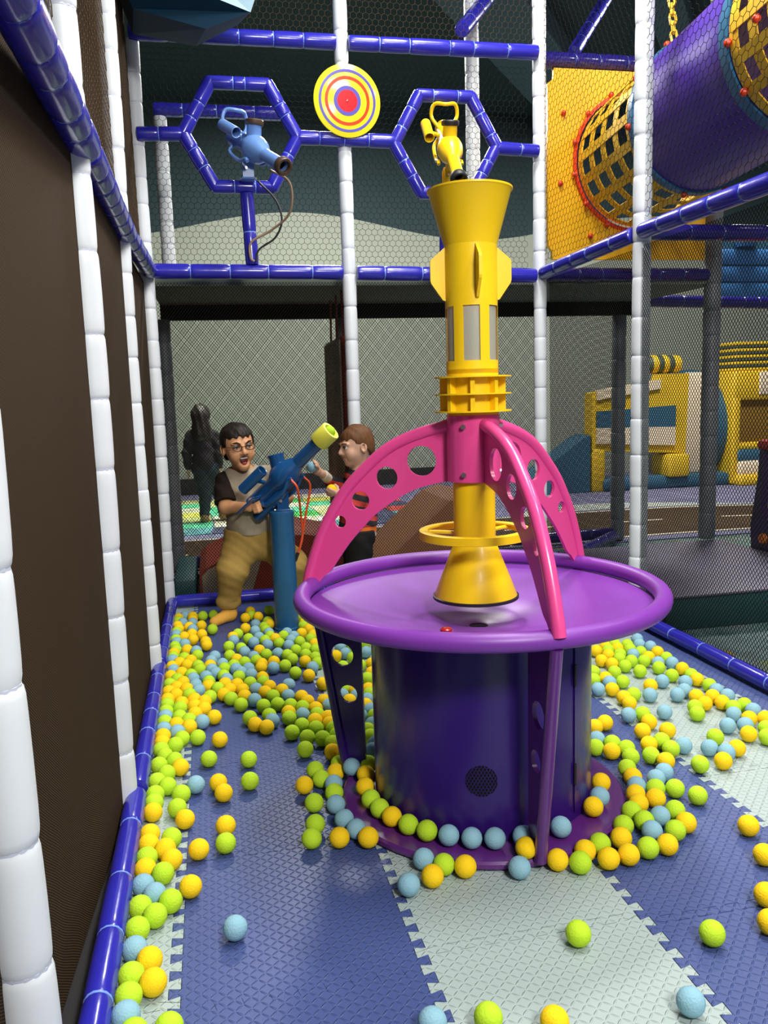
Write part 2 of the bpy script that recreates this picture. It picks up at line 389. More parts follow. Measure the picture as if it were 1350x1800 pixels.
W, WT, BL, BT = M['white_pad'], M['white_tie'], M['blue_pad'], M['blue_tie']
def post(x, y, label, z1=4.6, r=.04, m=W, tie=WT, seg=.17, wob=0, z0=0.0, x1=None, y1=None):
    return padded('padded_post', (x, y, z0), (x if x1 is None else x1, y if y1 is None else y1, z1), r, m, tie, label, 'post', seg=seg, wob=wob)
post(-.372, 1.43, 'white padded post nearest the camera, cut off by the lower left edge', r=.05, seg=.24, wob=.006)
post(-.310, 2.42, 'tall white padded post second from the near end of the brown mesh side', r=.042, seg=.2, wob=.004)
post(-.308, 3.64, 'tall white padded post third along the brown mesh side', r=.040, wob=.004)
post(-.290, 4.90, 'white padded corner post where the brown mesh side meets the back of the pit', r=.041, wob=.004, z1=3.12)
post(.850, 4.90, 'white padded post in the middle of the back, behind the round target', r=.040)
post(2.035, 4.90, 'white padded post at the back right corner, left of the yellow panel', r=.040)
post(2.105, 3.80, 'white padded post on the right side in front of the purple tube slide', r=.045)
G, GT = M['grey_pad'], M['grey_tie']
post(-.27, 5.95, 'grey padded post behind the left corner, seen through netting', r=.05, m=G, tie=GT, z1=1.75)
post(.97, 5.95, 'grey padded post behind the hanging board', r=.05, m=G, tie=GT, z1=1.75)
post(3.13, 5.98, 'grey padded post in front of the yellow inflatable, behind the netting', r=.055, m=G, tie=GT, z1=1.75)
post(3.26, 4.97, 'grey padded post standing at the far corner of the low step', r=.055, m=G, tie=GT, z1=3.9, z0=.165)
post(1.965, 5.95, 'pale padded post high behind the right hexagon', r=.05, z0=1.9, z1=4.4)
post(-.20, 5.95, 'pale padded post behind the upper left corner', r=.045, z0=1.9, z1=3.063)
def rail(p0, p1, label, r=.042, m=BL, tie=BT, seg=.2, group=None):
    return padded('padded_rail', p0, p1, r, m, tie, label, 'rail', seg=seg, group=group)
# left side, head height and floor
rail((-.285, .75, 1.89), (-.285, 2.46, 1.885), 'thick blue padded rail crossing the top left corner', r=.046, seg=.17)
rail((-.287, 2.50, 1.89), (-.287, 3.66, 1.885), 'blue padded rail above the second brown mesh panel', r=.044, seg=.17)
rail((-.287, 3.70, 1.89), (-.27, 4.86, 1.91), 'blue padded rail running into the left corner above the third brown mesh panel', r=.043, seg=.17)
rail((-.280, .9, .040), (-.276, 2.43, .040), 'blue padded floor rail nearest the camera at lower left', r=.031, seg=.21)
rail((-.276, 2.47, .040), (-.276, 3.66, .040), 'blue padded floor rail along the middle of the left side', r=.031, seg=.19)
rail((-.276, 3.70, .040), (-.27, 4.86, .040), 'blue padded floor rail at the far end of the left side', r=.031, seg=.19)
# back
rail((-.25, 4.865, 1.912), (.81, 4.865, 1.905), 'blue padded rail over the opening behind the boys')
rail((.89, 4.865, 1.903), (1.995, 4.865, 1.885), 'blue padded rail behind the yellow funnel')
rail((-.30, 4.865, 3.145), (.815, 4.865, 3.15), 'blue padded rail above the left hexagon')
rail((.885, 4.865, 3.15), (2.01, 4.865, 3.155), 'blue padded rail above the right hexagon')
rail((-.29, 4.86, 2.63), (-.045, 4.86, 2.637), 'short blue padded rail from the corner post to the left hexagon', r=.038, seg=.1)
rail((.575, 4.86, 2.637), (1.135, 4.86, 2.632), 'blue padded rail under the round target joining both hexagons', r=.038, seg=.13)
rail((1.745, 4.86, 2.615), (2.01, 4.86, 2.605), 'short blue padded rail from the right hexagon to the right corner post', r=.038, seg=.11)
rail((.292, 4.86, 1.945), (.280, 4.86, 2.335), 'blue padded upright carrying the left hexagon', r=.038, seg=.17)
rail((1.425, 4.86, 1.94), (1.432, 4.86, 2.325), 'blue padded upright carrying the right hexagon behind the yellow funnel', r=.038, seg=.17)
rail((-.25, 4.87, .040), (2.02, 4.87, .040), 'blue padded floor rail along the back of the pit', r=.035, seg=.3)
rail((2.085, 3.76, 1.937), (2.095, .8, 1.93), 'blue padded rail rising to the right edge in front of the tube slide', r=.040, seg=.2)
rail((2.04, 4.86, 1.90), (2.085, 3.84, 1.935), 'blue padded rail between the two right hand posts under the yellow panel', r=.040, seg=.2)
rail((2.075, 4.84, .040), (2.082, .8, .040), 'blue padded floor rail along the right side', r=.034, seg=.24)
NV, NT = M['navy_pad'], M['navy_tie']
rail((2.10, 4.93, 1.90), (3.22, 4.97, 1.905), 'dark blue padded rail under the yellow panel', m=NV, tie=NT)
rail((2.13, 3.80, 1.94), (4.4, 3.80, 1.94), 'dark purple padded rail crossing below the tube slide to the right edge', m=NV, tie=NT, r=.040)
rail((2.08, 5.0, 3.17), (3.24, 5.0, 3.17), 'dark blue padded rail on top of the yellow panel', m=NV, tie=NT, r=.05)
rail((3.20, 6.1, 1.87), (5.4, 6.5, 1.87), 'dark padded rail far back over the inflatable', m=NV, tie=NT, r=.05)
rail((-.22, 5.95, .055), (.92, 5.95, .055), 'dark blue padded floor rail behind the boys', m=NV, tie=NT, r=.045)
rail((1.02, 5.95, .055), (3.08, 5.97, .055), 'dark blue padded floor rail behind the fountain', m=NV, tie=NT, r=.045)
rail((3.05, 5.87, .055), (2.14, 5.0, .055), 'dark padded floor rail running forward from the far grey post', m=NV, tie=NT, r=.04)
rail((-.24, 5.95, 3.108), (.62, 5.95, 3.108), 'blue padded rail behind the left hexagon', m=BL, r=.045)
rail((1.72, 5.4, 3.48), (2.80, 6.94, 4.8), 'blue padded brace slanting up behind the upper right rail', r=.05)
rail((2.9, 6.3, 3.75), (3.75, 7.1, 4.8), 'blue padded brace slanting up above the tube slide', r=.05)
# hexagon frames
def hexagon(cx, cz, R, label):
    root = thing('hexagon_frame', label, 'frame', (cx, 4.86, cz))
    V = [Vector((cx+R*math.cos(i*PI/3), 4.86, cz+R*math.sin(i*PI/3))) for i in range(6)]
    for i in range(6):
        a, b = V[i], V[(i+1) % 6]; d = (b-a).normalized()
        padded('', a-d*.014, b+d*.014, .037, BL, BT, None, None, seg=.11, parent=root, jit=.5, pname='pad')
    return root
hexagon(.267, 2.637, .313, 'blue padded hexagon around the pale blue cannon')
hexagon(1.440, 2.622, .309, 'blue padded hexagon around the yellow cannon')

# ---------------------------------------------------------------- deck over the opening, brown mesh panels
deck = slab('ceiling_deck', (-.28, 4.96, 1.845), (3.3, 6.0, 1.885), M['deck'])
slab('trim_1', (-.28, 5.93, 1.745), (3.3, 5.99, 1.845), mat('fascia_black', (.004, .004, .004), .9))
fab, t_, b_ = nt('brown_mesh')
tc = t_.nodes.new('ShaderNodeTexCoord'); sp = t_.nodes.new('ShaderNodeSeparateXYZ'); t_.links.new(tc.outputs['UV'], sp.inputs[0])
wob = t_.nodes.new('ShaderNodeTexNoise'); wob.inputs['Scale'].default_value = 1.6; t_.links.new(tc.outputs['Object'], wob.inputs['Vector'])
wu = math_(t_, 'MULTIPLY_ADD', wob.outputs[0], .05, sp.outputs[0]); wv2 = math_(t_, 'MULTIPLY_ADD', wob.outputs[0], .07, sp.outputs[1])
su = math_(t_, 'SINE', math_(t_, 'MULTIPLY', wu, 2*PI/.0085)); sv = math_(t_, 'SINE', math_(t_, 'MULTIPLY', wv2, 2*PI/.0065))
ck = math_(t_, 'MULTIPLY_ADD', math_(t_, 'MULTIPLY', su, sv), .5, .5)
rp = t_.nodes.new('ShaderNodeValToRGB'); t_.links.new(ck, rp.inputs[0])
rp.color_ramp.elements[0].position = .35; rp.color_ramp.elements[0].color = (.007, .0045, .0025, 1); rp.color_ramp.elements[1].position = .75; rp.color_ramp.elements[1].color = (.075, .045, .022, 1)
t_.links.new(rp.outputs[0], b_.inputs['Base Color']); b_.inputs['Roughness'].default_value = .9; b_.inputs['Specular IOR Level'].default_value = .1
bp = t_.nodes.new('ShaderNodeBump'); bp.inputs['Strength'].default_value = .5; bp.inputs['Distance'].default_value = .002; t_.links.new(ck, bp.inputs['Height']); t_.links.new(bp.outputs[0], b_.inputs['Normal'])
def mesh_panel(a, b, z0, z1, label, bulge=.006, xb=(-.308, -.308)):
    nu, nv = 24, 20; v = []; f = []; uv = []
    for j in range(nv+1):
        for i in range(nu+1):
            u, q = i/nu, j/nv; x = (a[0]+(b[0]-a[0])*u)*q+(xb[0]+(xb[1]-xb[0])*u)*(1-q); y = a[1]+(b[1]-a[1])*u; z = z0+(z1-z0)*q
            v.append((x-bulge*math.sin(PI*u)*math.sin(PI*q), y, z)); uv.append((y, z))
    for j in range(nv):
        for i in range(nu): A = j*(nu+1)+i; f.append((A, A+1, A+nu+2, A+nu+1))
    n = len(v); f2 = [tuple(n+k for k in reversed(q)) for q in f]
    m = MB().add(v+[(x-.004, y, z) for x, y, z in v], f+f2)
    o = m.build('mesh_panel', fab, at=(a[0], a[1], z0))
    l = o.data.uv_layers.new(name='uv'); idx = [0]*len(o.data.loops); o.data.loops.foreach_get('vertex_index', idx)
    l.data.foreach_set('uv', [c for i in idx for c in uv[i % n]])
    return tag(o, label, 'net panel')
mesh_panel((-.40, .30), (-.40, 1.42), .0, 1.93, 'brown mesh panel left of the nearest white post', xb=(-.40, -.40))
mesh_panel((-.365, 1.43), (-.310, 2.40), .0, 1.93, 'large brown mesh panel between the nearest and second white posts', xb=(-.365, -.308))
mesh_panel((-.308, 2.44), (-.308, 3.62), .0, 1.9, 'brown mesh panel between the second and third white posts')
mesh_panel((-.308, 3.66), (-.308, 4.88), .0, 1.86, 'narrow looking brown mesh panel next to the corner post')

# ---------------------------------------------------------------- netting (real cords)
def net_obj(name, segs, r, m, label, group=None):
    """segs: array (n,2,3); every cord piece a three-sided bar"""
    segs = np.asarray(segs, float); segs = segs[np.linalg.norm(segs[:, 1]-segs[:, 0], axis=1) > 1e-4]; a, b = segs[:, 0], segs[:, 1]; d = b-a; d /= np.linalg.norm(d, axis=1)[:, None]+1e-9
    ref = np.where(np.abs(d[:, 2:3]) < .9, np.array([[0, 0, 1.0]]), np.array([[1.0, 0, 0]])); u = np.cross(d, ref); u /= np.linalg.norm(u, axis=1)[:, None]; v = np.cross(d, u)
    V = []
    for e in (a, b):
        for k in range(3): V.append(e+r*(math.cos(k*2*PI/3)*u+math.sin(k*2*PI/3)*v))
    V = np.stack(V, 1).reshape(-1, 3); n = len(segs); base = np.arange(n)[:, None]*6
    q = np.array([[0, 1, 4, 3], [1, 2, 5, 4], [2, 0, 3, 5]]); F = (base[:, None, :]+q[None]).reshape(-1, 4)
    c = V.mean(0)
    me = bpy.data.meshes.new(name); me.vertices.add(len(V)); me.vertices.foreach_set('co', (V-c).ravel())
    me.loops.add(F.size); me.loops.foreach_set('vertex_index', F.ravel().astype(np.int32)); me.polygons.add(len(F)); me.polygons.foreach_set('loop_start', np.arange(len(F), dtype=np.int32)*4)
    me.update(calc_edges=True); me.materials.append(m)
    o = bpy.data.objects.new(name, me); COL.objects.link(o); o.location = c; tag(o, label, 'net', group); o['kind'] = 'stuff'; return o
def diamond(W_, H_, cw, ch, sub=1):
    out = []
    n = int(W_/cw)+int(H_/ch)+2
    for i in range(-int(H_/ch)-1, int(W_/cw)+2):
        for sgn in (1, -1):
            # cord x = i*cw +- (z/ch)*cw, clipped
            x0 = i*cw if sgn > 0 else i*cw+(int(H_/ch)+1)*cw
            steps = int(H_/(ch*6))+1
            zz = np.linspace(0, H_, steps+1); xx = x0+sgn*zz/ch*cw
            for k in range(steps):
                if xx[k+1] < 0 and xx[k] < 0 or xx[k] > W_ and xx[k+1] > W_: continue
                p = [[xx[k], zz[k]], [xx[k+1], zz[k+1]]]
                for e in (0, 1):
                    o = 1-e
                    if p[e][0] < 0: tt = (0-p[o][0])/(p[e][0]-p[o][0]); p[e] = [0, p[o][1]+tt*(p[e][1]-p[o][1])]
                    if p[e][0] > W_: tt = (W_-p[o][0])/(p[e][0]-p[o][0]); p[e] = [W_, p[o][1]+tt*(p[e][1]-p[o][1])]
                out.append(p)
    return np.array(out)
def hexes(W_, H_, c):
    """hexagonal mesh, c = width of a cell; vertical walls"""
    s = c/math.sqrt(3); out = []; nj = int(H_/(1.5*s))+2; ni = int(W_/c)+2
    for j in range(nj):
        for i in range(ni):
            x = i*c+(c/2 if j % 2 else 0); z = j*1.5*s
            top = (x, z+s); ur = (x+c/2, z+s/2); lr = (x+c/2, z-s/2); ul = (x-c/2, z+s/2)
            out += [(ul, top), (top, ur), (ur, lr)]
    out = np.array(out); ok = ((out[:, :, 0] >= -.001) & (out[:, :, 0] <= W_+.001) & (out[:, :, 1] >= 0) & (out[:, :, 1] <= H_)).all(1)
    return out[ok]
def hang(seg2, o, ux, amp, ph=0):
    """map (x, z) cords onto the vertical plane through o along ux, with a slow billow"""
    o, ux = np.array(o), np.array(ux); nrm = np.array([-ux[1], ux[0], 0])
    x, z = seg2[..., 0], seg2[..., 1]
    b = amp*(np.sin(x*2.3+ph)*np.sin(z*1.7+.4*ph)+.6*np.sin(x*4.1+z*3.0+ph))
    return o+x[..., None]*ux+z[..., None]*np.array([0, 0, 1.0])+b[..., None]*nrm
net_obj('netting', hang(diamond(2.28, 1.80, .0175, .021), (-.26, 4.93, .06), (1, 0, 0), .008, 1), .0014, M['net'], 'fine black netting across the back opening behind the boys')
net_obj('netting', hang(diamond(3.40, 1.70, .0175, .021), (-.24, 5.99, .06), (1, 0, 0), .012, 2.2), .0013, M['net'], 'fine black netting on the far side of the deck')
net_obj('netting', hang(diamond(1.0, 1.80, .020, .024), (2.075, 4.845, .07), (.03, -1, 0), .004, .6), .0015, M['net'], 'fine black netting low between the two right hand posts')
net_obj('netting', hang(diamond(2.7, 1.80, .020, .024), (2.082, 3.74, .07), (0, -1, 0), .008, .3), .0015, M['net'], 'fine black netting along the right side below the blue rail')
net_obj('netting', hang(hexes(1.10, 1.19, .036), (-.26, 4.953, 1.94), (1, 0, 0), .004, 0), .0012, M['net'], 'black honeycomb netting behind the left hexagon')
net_obj('netting', hang(hexes(1.12, 1.19, .036), (.86, 4.953, 1.93), (1, 0, 0), .004, 1), .0012, M['net'], 'black honeycomb netting behind the right hexagon')
net_obj('netting', hang(hexes(2.26, .9, .036), (-.26, 4.91, 3.19), (1, 0, 0), .004, 2), .0012, M['net_brown'], 'brownish honeycomb netting above the topmost blue rail')
net_obj('netting', hang(hexes(1.04, 1.6, .040), (2.045, 4.848, 1.96), (.05, -1, 0), .003, 2), .0013, M['net'], 'black honeycomb netting in front of the yellow panel')
net_obj('netting', hang(hexes(1.9, 1.2, .040), (2.085, 3.745, 1.985), (0, -1, 0), .004, 1), .0013, M['net'], 'black honeycomb netting in front of the purple tube slide')
net_obj('netting', hang(hexes(2.4, 1.3, .040), (-.312, 2.46, 1.95), (0, 1, 0), .003, 1), .0014, M['net_brown'], 'brown honeycomb netting above the left rails')
net_obj('netting', hang(hexes(1.1, 1.1, .040), (-.33, 1.30, 1.95), (0, 1, 0), .003, 1), .0014, M['net_brown'], 'brown honeycomb netting above the thick rail at the top left corner')
# ---------------------------------------------------------------- ball fountain
FX, FY = .739, 2.249
ft = thing('ball_fountain', 'purple, pink and yellow foam ball fountain table standing in the middle of the pit', 'fountain', (FX, FY, 0))
TF = Matrix.Translation((FX, FY, 0)); XF, YF = FX-.008, FY        # the column stands a touch off the dish centre
TC = Matrix.Translation((XF, YF, 0))
MB().lathe([(.0, .002), (.412, .002), (.418, .006), (.418, .018), (.412, .024), (.33, .024), (.0, .024)], 72, T=TF).build('base_disc', M['base_purple'], ft)
MB().lathe([(.312, .0235), (.318, .026), (.318, .560), (.312, .563)], 72, T=TF).build('drum', M['drum'], ft)
MB().lathe([(.027, .490), (.027, .521), (.031, .5235), (.06, .528), (.095, .536), (.116, .546), (.130, .5535), (.2, .566), (.3, .581), (.40, .593), (.490, .606), (.499, .602), (.42, .586), (.2, .553), (.12, .525), (.04, .49)], 80, T=TF, closed=True).build('dish', M['purple'], ft)
MB().lathe([(.513+.0245*math.cos(2*PI*k/16), .626+.0245*math.sin(2*PI*k/16)) for k in range(16)], 96, T=TF, closed=True).build('rim_tube', M['purple'], ft)
MB().lathe([(.0, .494), (.0275, .494), (.0275, .5185), (0, .5185)], 20, T=TF).build('drain_hole', M['hole_shade'], ft)  # dark plug filling the hole in place of its shaded depth
bt = MB().lathe([(0, .595), (.017, .595), (.017, .622), (.0145, .624), (.0145, .629), (.010, .633), (0, .634)], 24, T=Matrix.Translation((.536, 1.885, 0)))
bt.build('push_button', M['red_button'], ft)
# speaker grille: honeycomb holes, their shade painted as thin black hexes on the drum
ga = math.atan2(1.945-FY, .640-FX); g = MB()
for j in range(-6, 7):
    for i in range(-7, 8):
        u = (i+(.5 if j % 2 else 0))*.0092; v = j*.0080
        if u*u+v*v > .0445**2: continue
        q = []
        for h in (.3184, .3193):
            for k in range(6):
                a = PI/6+k*PI/3; uu = u+.0040*math.cos(a); vv = v+.0040*math.sin(a); sc_ = min(1, .0425/max(1e-6, math.hypot(uu, vv))); uu *= sc_; vv *= sc_; th = ga+uu/.318
                q.append((h*math.cos(th)+FX, h*math.sin(th)+FY, .193+vv))
        g.add(q, [(0, 1, 2, 3, 4, 5)[::-1], (6, 7, 8, 9, 10, 11)]+[(k, (k+1) % 6, 6+(k+1) % 6, 6+k) for k in range(6)])
tag(g.build('speaker_grille', M['hole_shade'], ft, smooth=0), kind='stuff')
a0, a1 = math.radians(-56), math.radians(6)
MB().lathe([(.3182, .05), (.3212, .05), (.3212, .545), (.3182, .545)], 20, T=TF, closed=True, a0=a0, a1=a1).build('access_door', M['drum'], ft)
for z in (.16, .44):
    MB().tube([(FX+.323*math.cos(a0), FY+.323*math.sin(a0), z-.03), (FX+.323*math.cos(a0), FY+.323*math.sin(a0), z+.03)], .004, 8).build('hinge', M['black'], ft)
arch_out = [(.070, 1.110), (.151, 1.089), (.222, 1.063), (.288, 1.023), (.380, .937), (.427, .874), (.465, .810), (.495, .742), (.520, .672), (.530, .634)]
arch_in = [(.492, .634), (.474, .655), (.452, .672), (.425, .710), (.388, .760), (.340, .812), (.303, .848), (.232, .897), (.163, .929), (.070, .950)]
for azd in (152, -88, 32):
    az = math.radians(azd); ca, sa = math.cos(az), math.sin(az)
    T = Matrix(((ca, 0, sa, FX), (sa, 0, -ca, FY), (0, 1, 0, 0), (0, 0, 0, 1)))
    sp = spline([(r, z, 0) for r, z in arch_out], 5)
    poly = [(p.x, p.y) for p in sp]+[(p.x, p.y) for p in spline([(r, z, 0) for r, z in arch_in], 4)]
    ar = plate('arch_plate', poly, [(.160, 1.006, .044), (.266, .957, .033), (.350, .889, .028), (.416, .824, .0185)], .010, T, M['pink'], ft)
    o = MB().tube([T @ p for p in sp], .0175, 14).build('arch_tube', M['pink'], ft)
    lp = [(.516, .604), (.425, .03), (.362, .03), (.366, .572)]
    leg = plate('leg', lp, [(.426, .408, .036), (.410, .283, .0285)], .012, T, M['drum'] if azd != -88 else M['base_purple'], ft)
    MB().tube([T @ Vector((.515, .604, 0)), T @ Vector((.423, .022, 0))], .0165, 14).build('leg_tube', M['drum'] if azd != -88 else M['base_purple'], ft)
cl = MB().lathe([(.066, .948), (.075, .950), (.075, 1.135), (.066, 1.137)], 40, T=TC).build('collar', M['pink'], ft)
for z in (1.105, .972):
    for a in (-128, -8, 112):
        c, s_ = math.cos(math.radians(a)), math.sin(math.radians(a))
        MB().tube([(XF+.074*c, YF+.074*s_, z), (XF+.084*c, YF+.084*s_, z)], .0075, 6).build('bolt', M['steel'], ft)
MB().lathe([(.060, .75), (.060, 1.0)], 40, T=TC).build('lower_tube', M['yellow_paint'], ft)
MB().lathe([(.058, .770), (.061, .768), (.122, .612), (.122, .608), (.118, .608), (.058, .760)], 48, T=TC).build('bottom_cone', M['yellow_paint'], ft)
MB().lathe([(.1205, .6075), (.1245, .6085), (.1245, .6165), (.121, .6175)], 48, T=TC).build('cone_trim', M['black'], ft)
MB().lathe([(.158, .785), (.160, .786), (.160, .808), (.158, .809), (.137, .809), (.135, .808), (.135, .803), (.153, .802), (.153, .786)], 64, T=TC, closed=True).build('steering_ring', M['yellow_paint'], ft)
for a in (150, 30, -90):
    c, s_ = math.cos(math.radians(a)), math.sin(math.radians(a))
    if a == -90: continue
    MB().tube([(XF+.05*c, YF+.05*s_, .797), (XF+.15*c, YF+.15*s_, .797)], .006, 8).build('spoke', M['yellow_paint'], ft)
# flanged collar, windowed tube, fins, funnel
for z in (1.146, 1.194, 1.241):
    MB().lathe([(.07, z-.002), (.108, z-.002), (.108, z+.002), (.07, z+.002)], 48, T=TC, closed=True).build('flange', M['yellow_paint'], ft)
MB().lathe([(.0725, 1.135), (.0725, 1.262)], 40, T=TC).build('flange_tube', M['yellow_paint'], ft)
for k in range(8):
    a = math.radians(-108+k*45); c, s_ = math.cos(a), math.sin(a)
    for z0, z1 in ((1.148, 1.192), (1.196, 1.239)):
        T = Matrix(((c, -s_, 0, XF), (s_, c, 0, YF), (0, 0, 1, 0), (0, 0, 0, 1)))
        MB().box((.07, -.006, z0), (.092, .006, z1), T=T).build('flange_rib', M['yellow_paint'], ft, smooth=0)
va = -108
b = MB()
for k in range(6):          # uprights between the six windows
    a = math.radians(va+30+60*k); hw = math.radians(11.5)
    b.lathe([(.069, 1.262), (.0725, 1.262), (.0725, 1.445), (.069, 1.445)], 10, T=TC, closed=True, a0=a-hw, a1=a+hw)
b.lathe([(.069, 1.250), (.0725, 1.250), (.0725, 1.285), (.069, 1.285)], 40, T=TC, closed=True)
b.lathe([(.069, 1.432), (.0725, 1.432), (.0725, 1.60), (.069, 1.60)], 40, T=TC, closed=True)
b.build('window_tube', M['yellow_paint'], ft)
for k in range(6):
    a = math.radians(va+60*k); hw = math.radians(19.5)
    MB().lathe([(.0655, 1.28), (.068, 1.28), (.068, 1.437), (.0655, 1.437)], 8, T=TC, closed=True, a0=a-hw, a1=a+hw).build('window_pane', M['clear'], ft)
for k, a in enumerate((-95, 175, -5, 85)):
    a = math.radians(a); c, s_ = math.cos(a), math.sin(a)
    T = Matrix(((c, 0, s_, XF), (s_, 0, -c, YF), (0, 1, 0, 0), (0, 0, 0, 1)))
    pts = [(.068, 1.592), (.074, 1.592), (.112, 1.560), (.114, 1.553), (.114, 1.505), (.112, 1.497), (.080, 1.452), (.068, 1.448)]
    MB().prism(pts, -.004, .004, T=T).build('fin', M['yellow_paint'], ft, smooth=0)
MB().lathe([(.070, 1.585), (.0735, 1.600), (.112, 1.735), (.1165, 1.739), (.1165, 1.744), (.112, 1.745), (.109, 1.738), (.070, 1.602)], 56, T=TC).build('top_funnel', M['yellow_paint'], ft)

# ---------------------------------------------------------------- cannons
def cannon(root, o, d, body, cup, rubber, handle=True):
    """parts of an air cannon under root; o = belly centre, d = barrel direction"""
    x = Vector(d).normalized(); y = Vector((0, 0, 1)).cross(x).normalized(); z = x.cross(y)
    T = Matrix(((y.x, z.x, x.x, o[0]), (y.y, z.y, x.y, o[1]), (y.z, z.z, x.z, o[2]), (0, 0, 0, 1)))   # local (left, up, forward)
    P = lambda a, b, c: T @ Vector((a, b, c))
    MB().lathe([(.0, -.245), (.042, -.245), (.048, -.238), (.048, -.07), (.058, -.050), (.070, -.02), (.073, .01), (.066, .05), (.049, .085), (.036, .110), (.034, .115)], 32, T=T).build('body', body, root)
    MB().lathe([(.034, .10), (.034, .30), (.027, .30), (.027, .10)], 28, T=T).build('barrel', body, root)
    if cup == 'yellow':
        MB().lathe([(.035, .275), (.049, .275), (.051, .279), (.051, .361), (.049, .365), (.037, .365), (.035, .361), (.033, .30)], 36, T=T).build('muzzle_cup', M['yellow_cup'], root)
    else:
        MB().lathe([(.030, .285), (.043, .285), (.047, .295), (.047, .318), (.041, .326), (.031, .326), (.028, .318), (.028, .29)], 32, T=T).build('muzzle_ring', rubber, root)
        MB().lathe([(0, .27), (.028, .27), (.028, .273), (0, .273)], 20, T=T).build('muzzle_bore', M['hole_shade'], root)
    # hopper stands nearly upright on the belly
    hz = (z*.35+Vector((0, 0, 1))*.65).normalized(); hb = Vector(o)+x*-.012; TH = frame(hb, hz)
    MB().lathe([(.040, .03), (.040, .112), (.043, .116), (.043, .124), (.036, .124), (.034, .110), (.034, .09), (0, .09)], 28, T=TH).build('hopper', body, root)
    if cup != 'yellow':
        MB().lathe([(.034, .112), (.046, .112), (.050, .120), (.050, .136), (.044, .142), (.036, .140), (.034, .132), (.034, .116)], 28, T=TH, closed=True).build('hopper_ring', rubber, root)
    # sighting tube on its arm
    MB().tube([P(-.05, .035, -.08), P(-.10, .052, -.08)], .011, 10).build('sight_arm', body, root)
    ST = T @ Matrix.Translation((-.122, .062, -.09)) 
    MB().lathe([(.0265, -.075), (.0285, -.073), (.0285, .085), (.0265, .087), (.0235, .085), (.0235, -.06), (0, -.06), (0, -.075)], 24, T=ST).build('sight_tube', body, root)
    # grip loop at the rear, side firing bars
    if handle: MB().tube(spline([P(-.035, .02, -.20), P(-.075, .06, -.25), P(-.06, .12, -.27), P(0, .135, -.24), P(.06, .12, -.27), P(.075, .06, -.25), P(.035, .02, -.20)], 5), .0105, 10).build('grip_loop', body, root)
    for s in (-1, 1):
        MB().tube(spline([P(.035*s, -.03, -.17), P(.062*s, -.065, -.14), P(.066*s, -.075, -.02), P(.066*s, -.050, .04), P(.066*s, -.055, .065)], 5), .0105, 10).build('firing_bar', body, root)
    return T
def yoke(root, top, o, body):
    """fork and bolts between the pivot plate and the belly"""
    t = Vector(top)
    b = MB().box((t.x-.038, t.y-.036, t.z), (t.x+.038, t.y+.036, t.z+.012), bev=.006)
    for s in (-1, 1): b.prism([(t.x-.030, t.z+.010), (t.x+.030, t.z+.010), (t.x+.030, t.z+.09), (t.x+.018, t.z+.115), (t.x-.018, t.z+.115), (t.x-.030, t.z+.09)], -.006, .006, T=Matrix(((1, 0, 0, 0), (0, 0, 1, t.y+.026*s), (0, 1, 0, 0), (0, 0, 0, 1))))
    y = b.build('yoke', body, root)
    MB().tube([(t.x-.012, t.y-.045, t.z+.055), (t.x-.012, t.y+.045, t.z+.055)], .008, 8).build('pivot_bolt', M['steel'], root)
    MB().tube([(t.x-.045, t.y-.012, t.z+.006), (t.x+.045, t.y-.012, t.z+.006)], .006, 8).build('clamp_bolt', M['steel'], root)
CB = M['cannon_blue']
c1 = thing('ball_cannon', 'dark blue ball cannon with yellow muzzle cup on a blue floor pole', 'cannon', (.338, 4.228, 0))
MB().lathe([(.0, .0), (.066, .0), (.066, .012), (.062, .016), (.062, .60), (.064, .604), (.064, .622), (.055, .628), (0, .628)], 36, T=Matrix.Translation((.338, 4.228, 0))).build('pole', M['pole_blue'], c1)
o1 = (.352, 4.20, .802); d1 = (.60, -.42, .60)
T1 = cannon(c1, o1, d1, CB, 'yellow', None, handle=False)
yoke(c1, (.345, 4.222, .626), o1, CB)
MB().lathe([(0, .325), (.033, .325), (.033, .328), (0, .328)], 20, T=T1).build('muzzle_bore', M['hole_shade'], c1)
# rear guard plate
MB().box((-.135, -.012, -.275), (-.060, -.004, -.135), T=T1, bev=.003).build('guard_plate', CB, c1)
MB().tube(spline([T1 @ Vector(q) for q in ((-.04, .0, -.15), (-.075, -.008, -.15), (-.10, -.008, -.17))], 4), .010, 8).build('guard_arm', CB, c1)
MB().lathe([(0, -.26), (.026, -.26), (.030, -.25), (.030, -.06), (.02, -.03), (0, -.03)], 20, T=T1 @ Matrix.Translation((-.01, -.062, 0))).build('air_cylinder', CB, c1)
Pw = lambda a, b, c: T1 @ Vector((a, b, c))
for s in (-1, 1):
    q = Pw(.066*s, -.057, .06)
    MB().tube(spline([q, q+Vector((.03, -.01, -.05)), Vector((.445+.012*s, 4.19, .60)), Vector((.438, 4.20, .50)), Vector((.425, 4.205, .44)), Vector((.41, 4.21, .40))], 6), .0058, 8).build('cord', M['orange_cord'], c1)
MB().tube([(.412, 4.21, .405), (.395, 4.215, .36)], .009, 8).build('cord_end', M['black'], c1)
LB = M['light_blue_paint']; RB = mat('brown_rubber', (.06, .035, .02), .45)
c2 = thing('ball_cannon', 'pale blue ball cannon mounted inside the left hexagon, pointing down at the pit', 'cannon', (.28, 4.84, 2.335))
o2 = (.325, 4.70, 2.525); T2 = cannon(c2, o2, (.36, -.68, -.42), LB, 'ring', RB)
yoke(c2, (.29, 4.79, 2.385), o2, LB)
MB().tube([(.30, 4.76, 2.49), o2], .022, 10).build('neck', LB, c2)
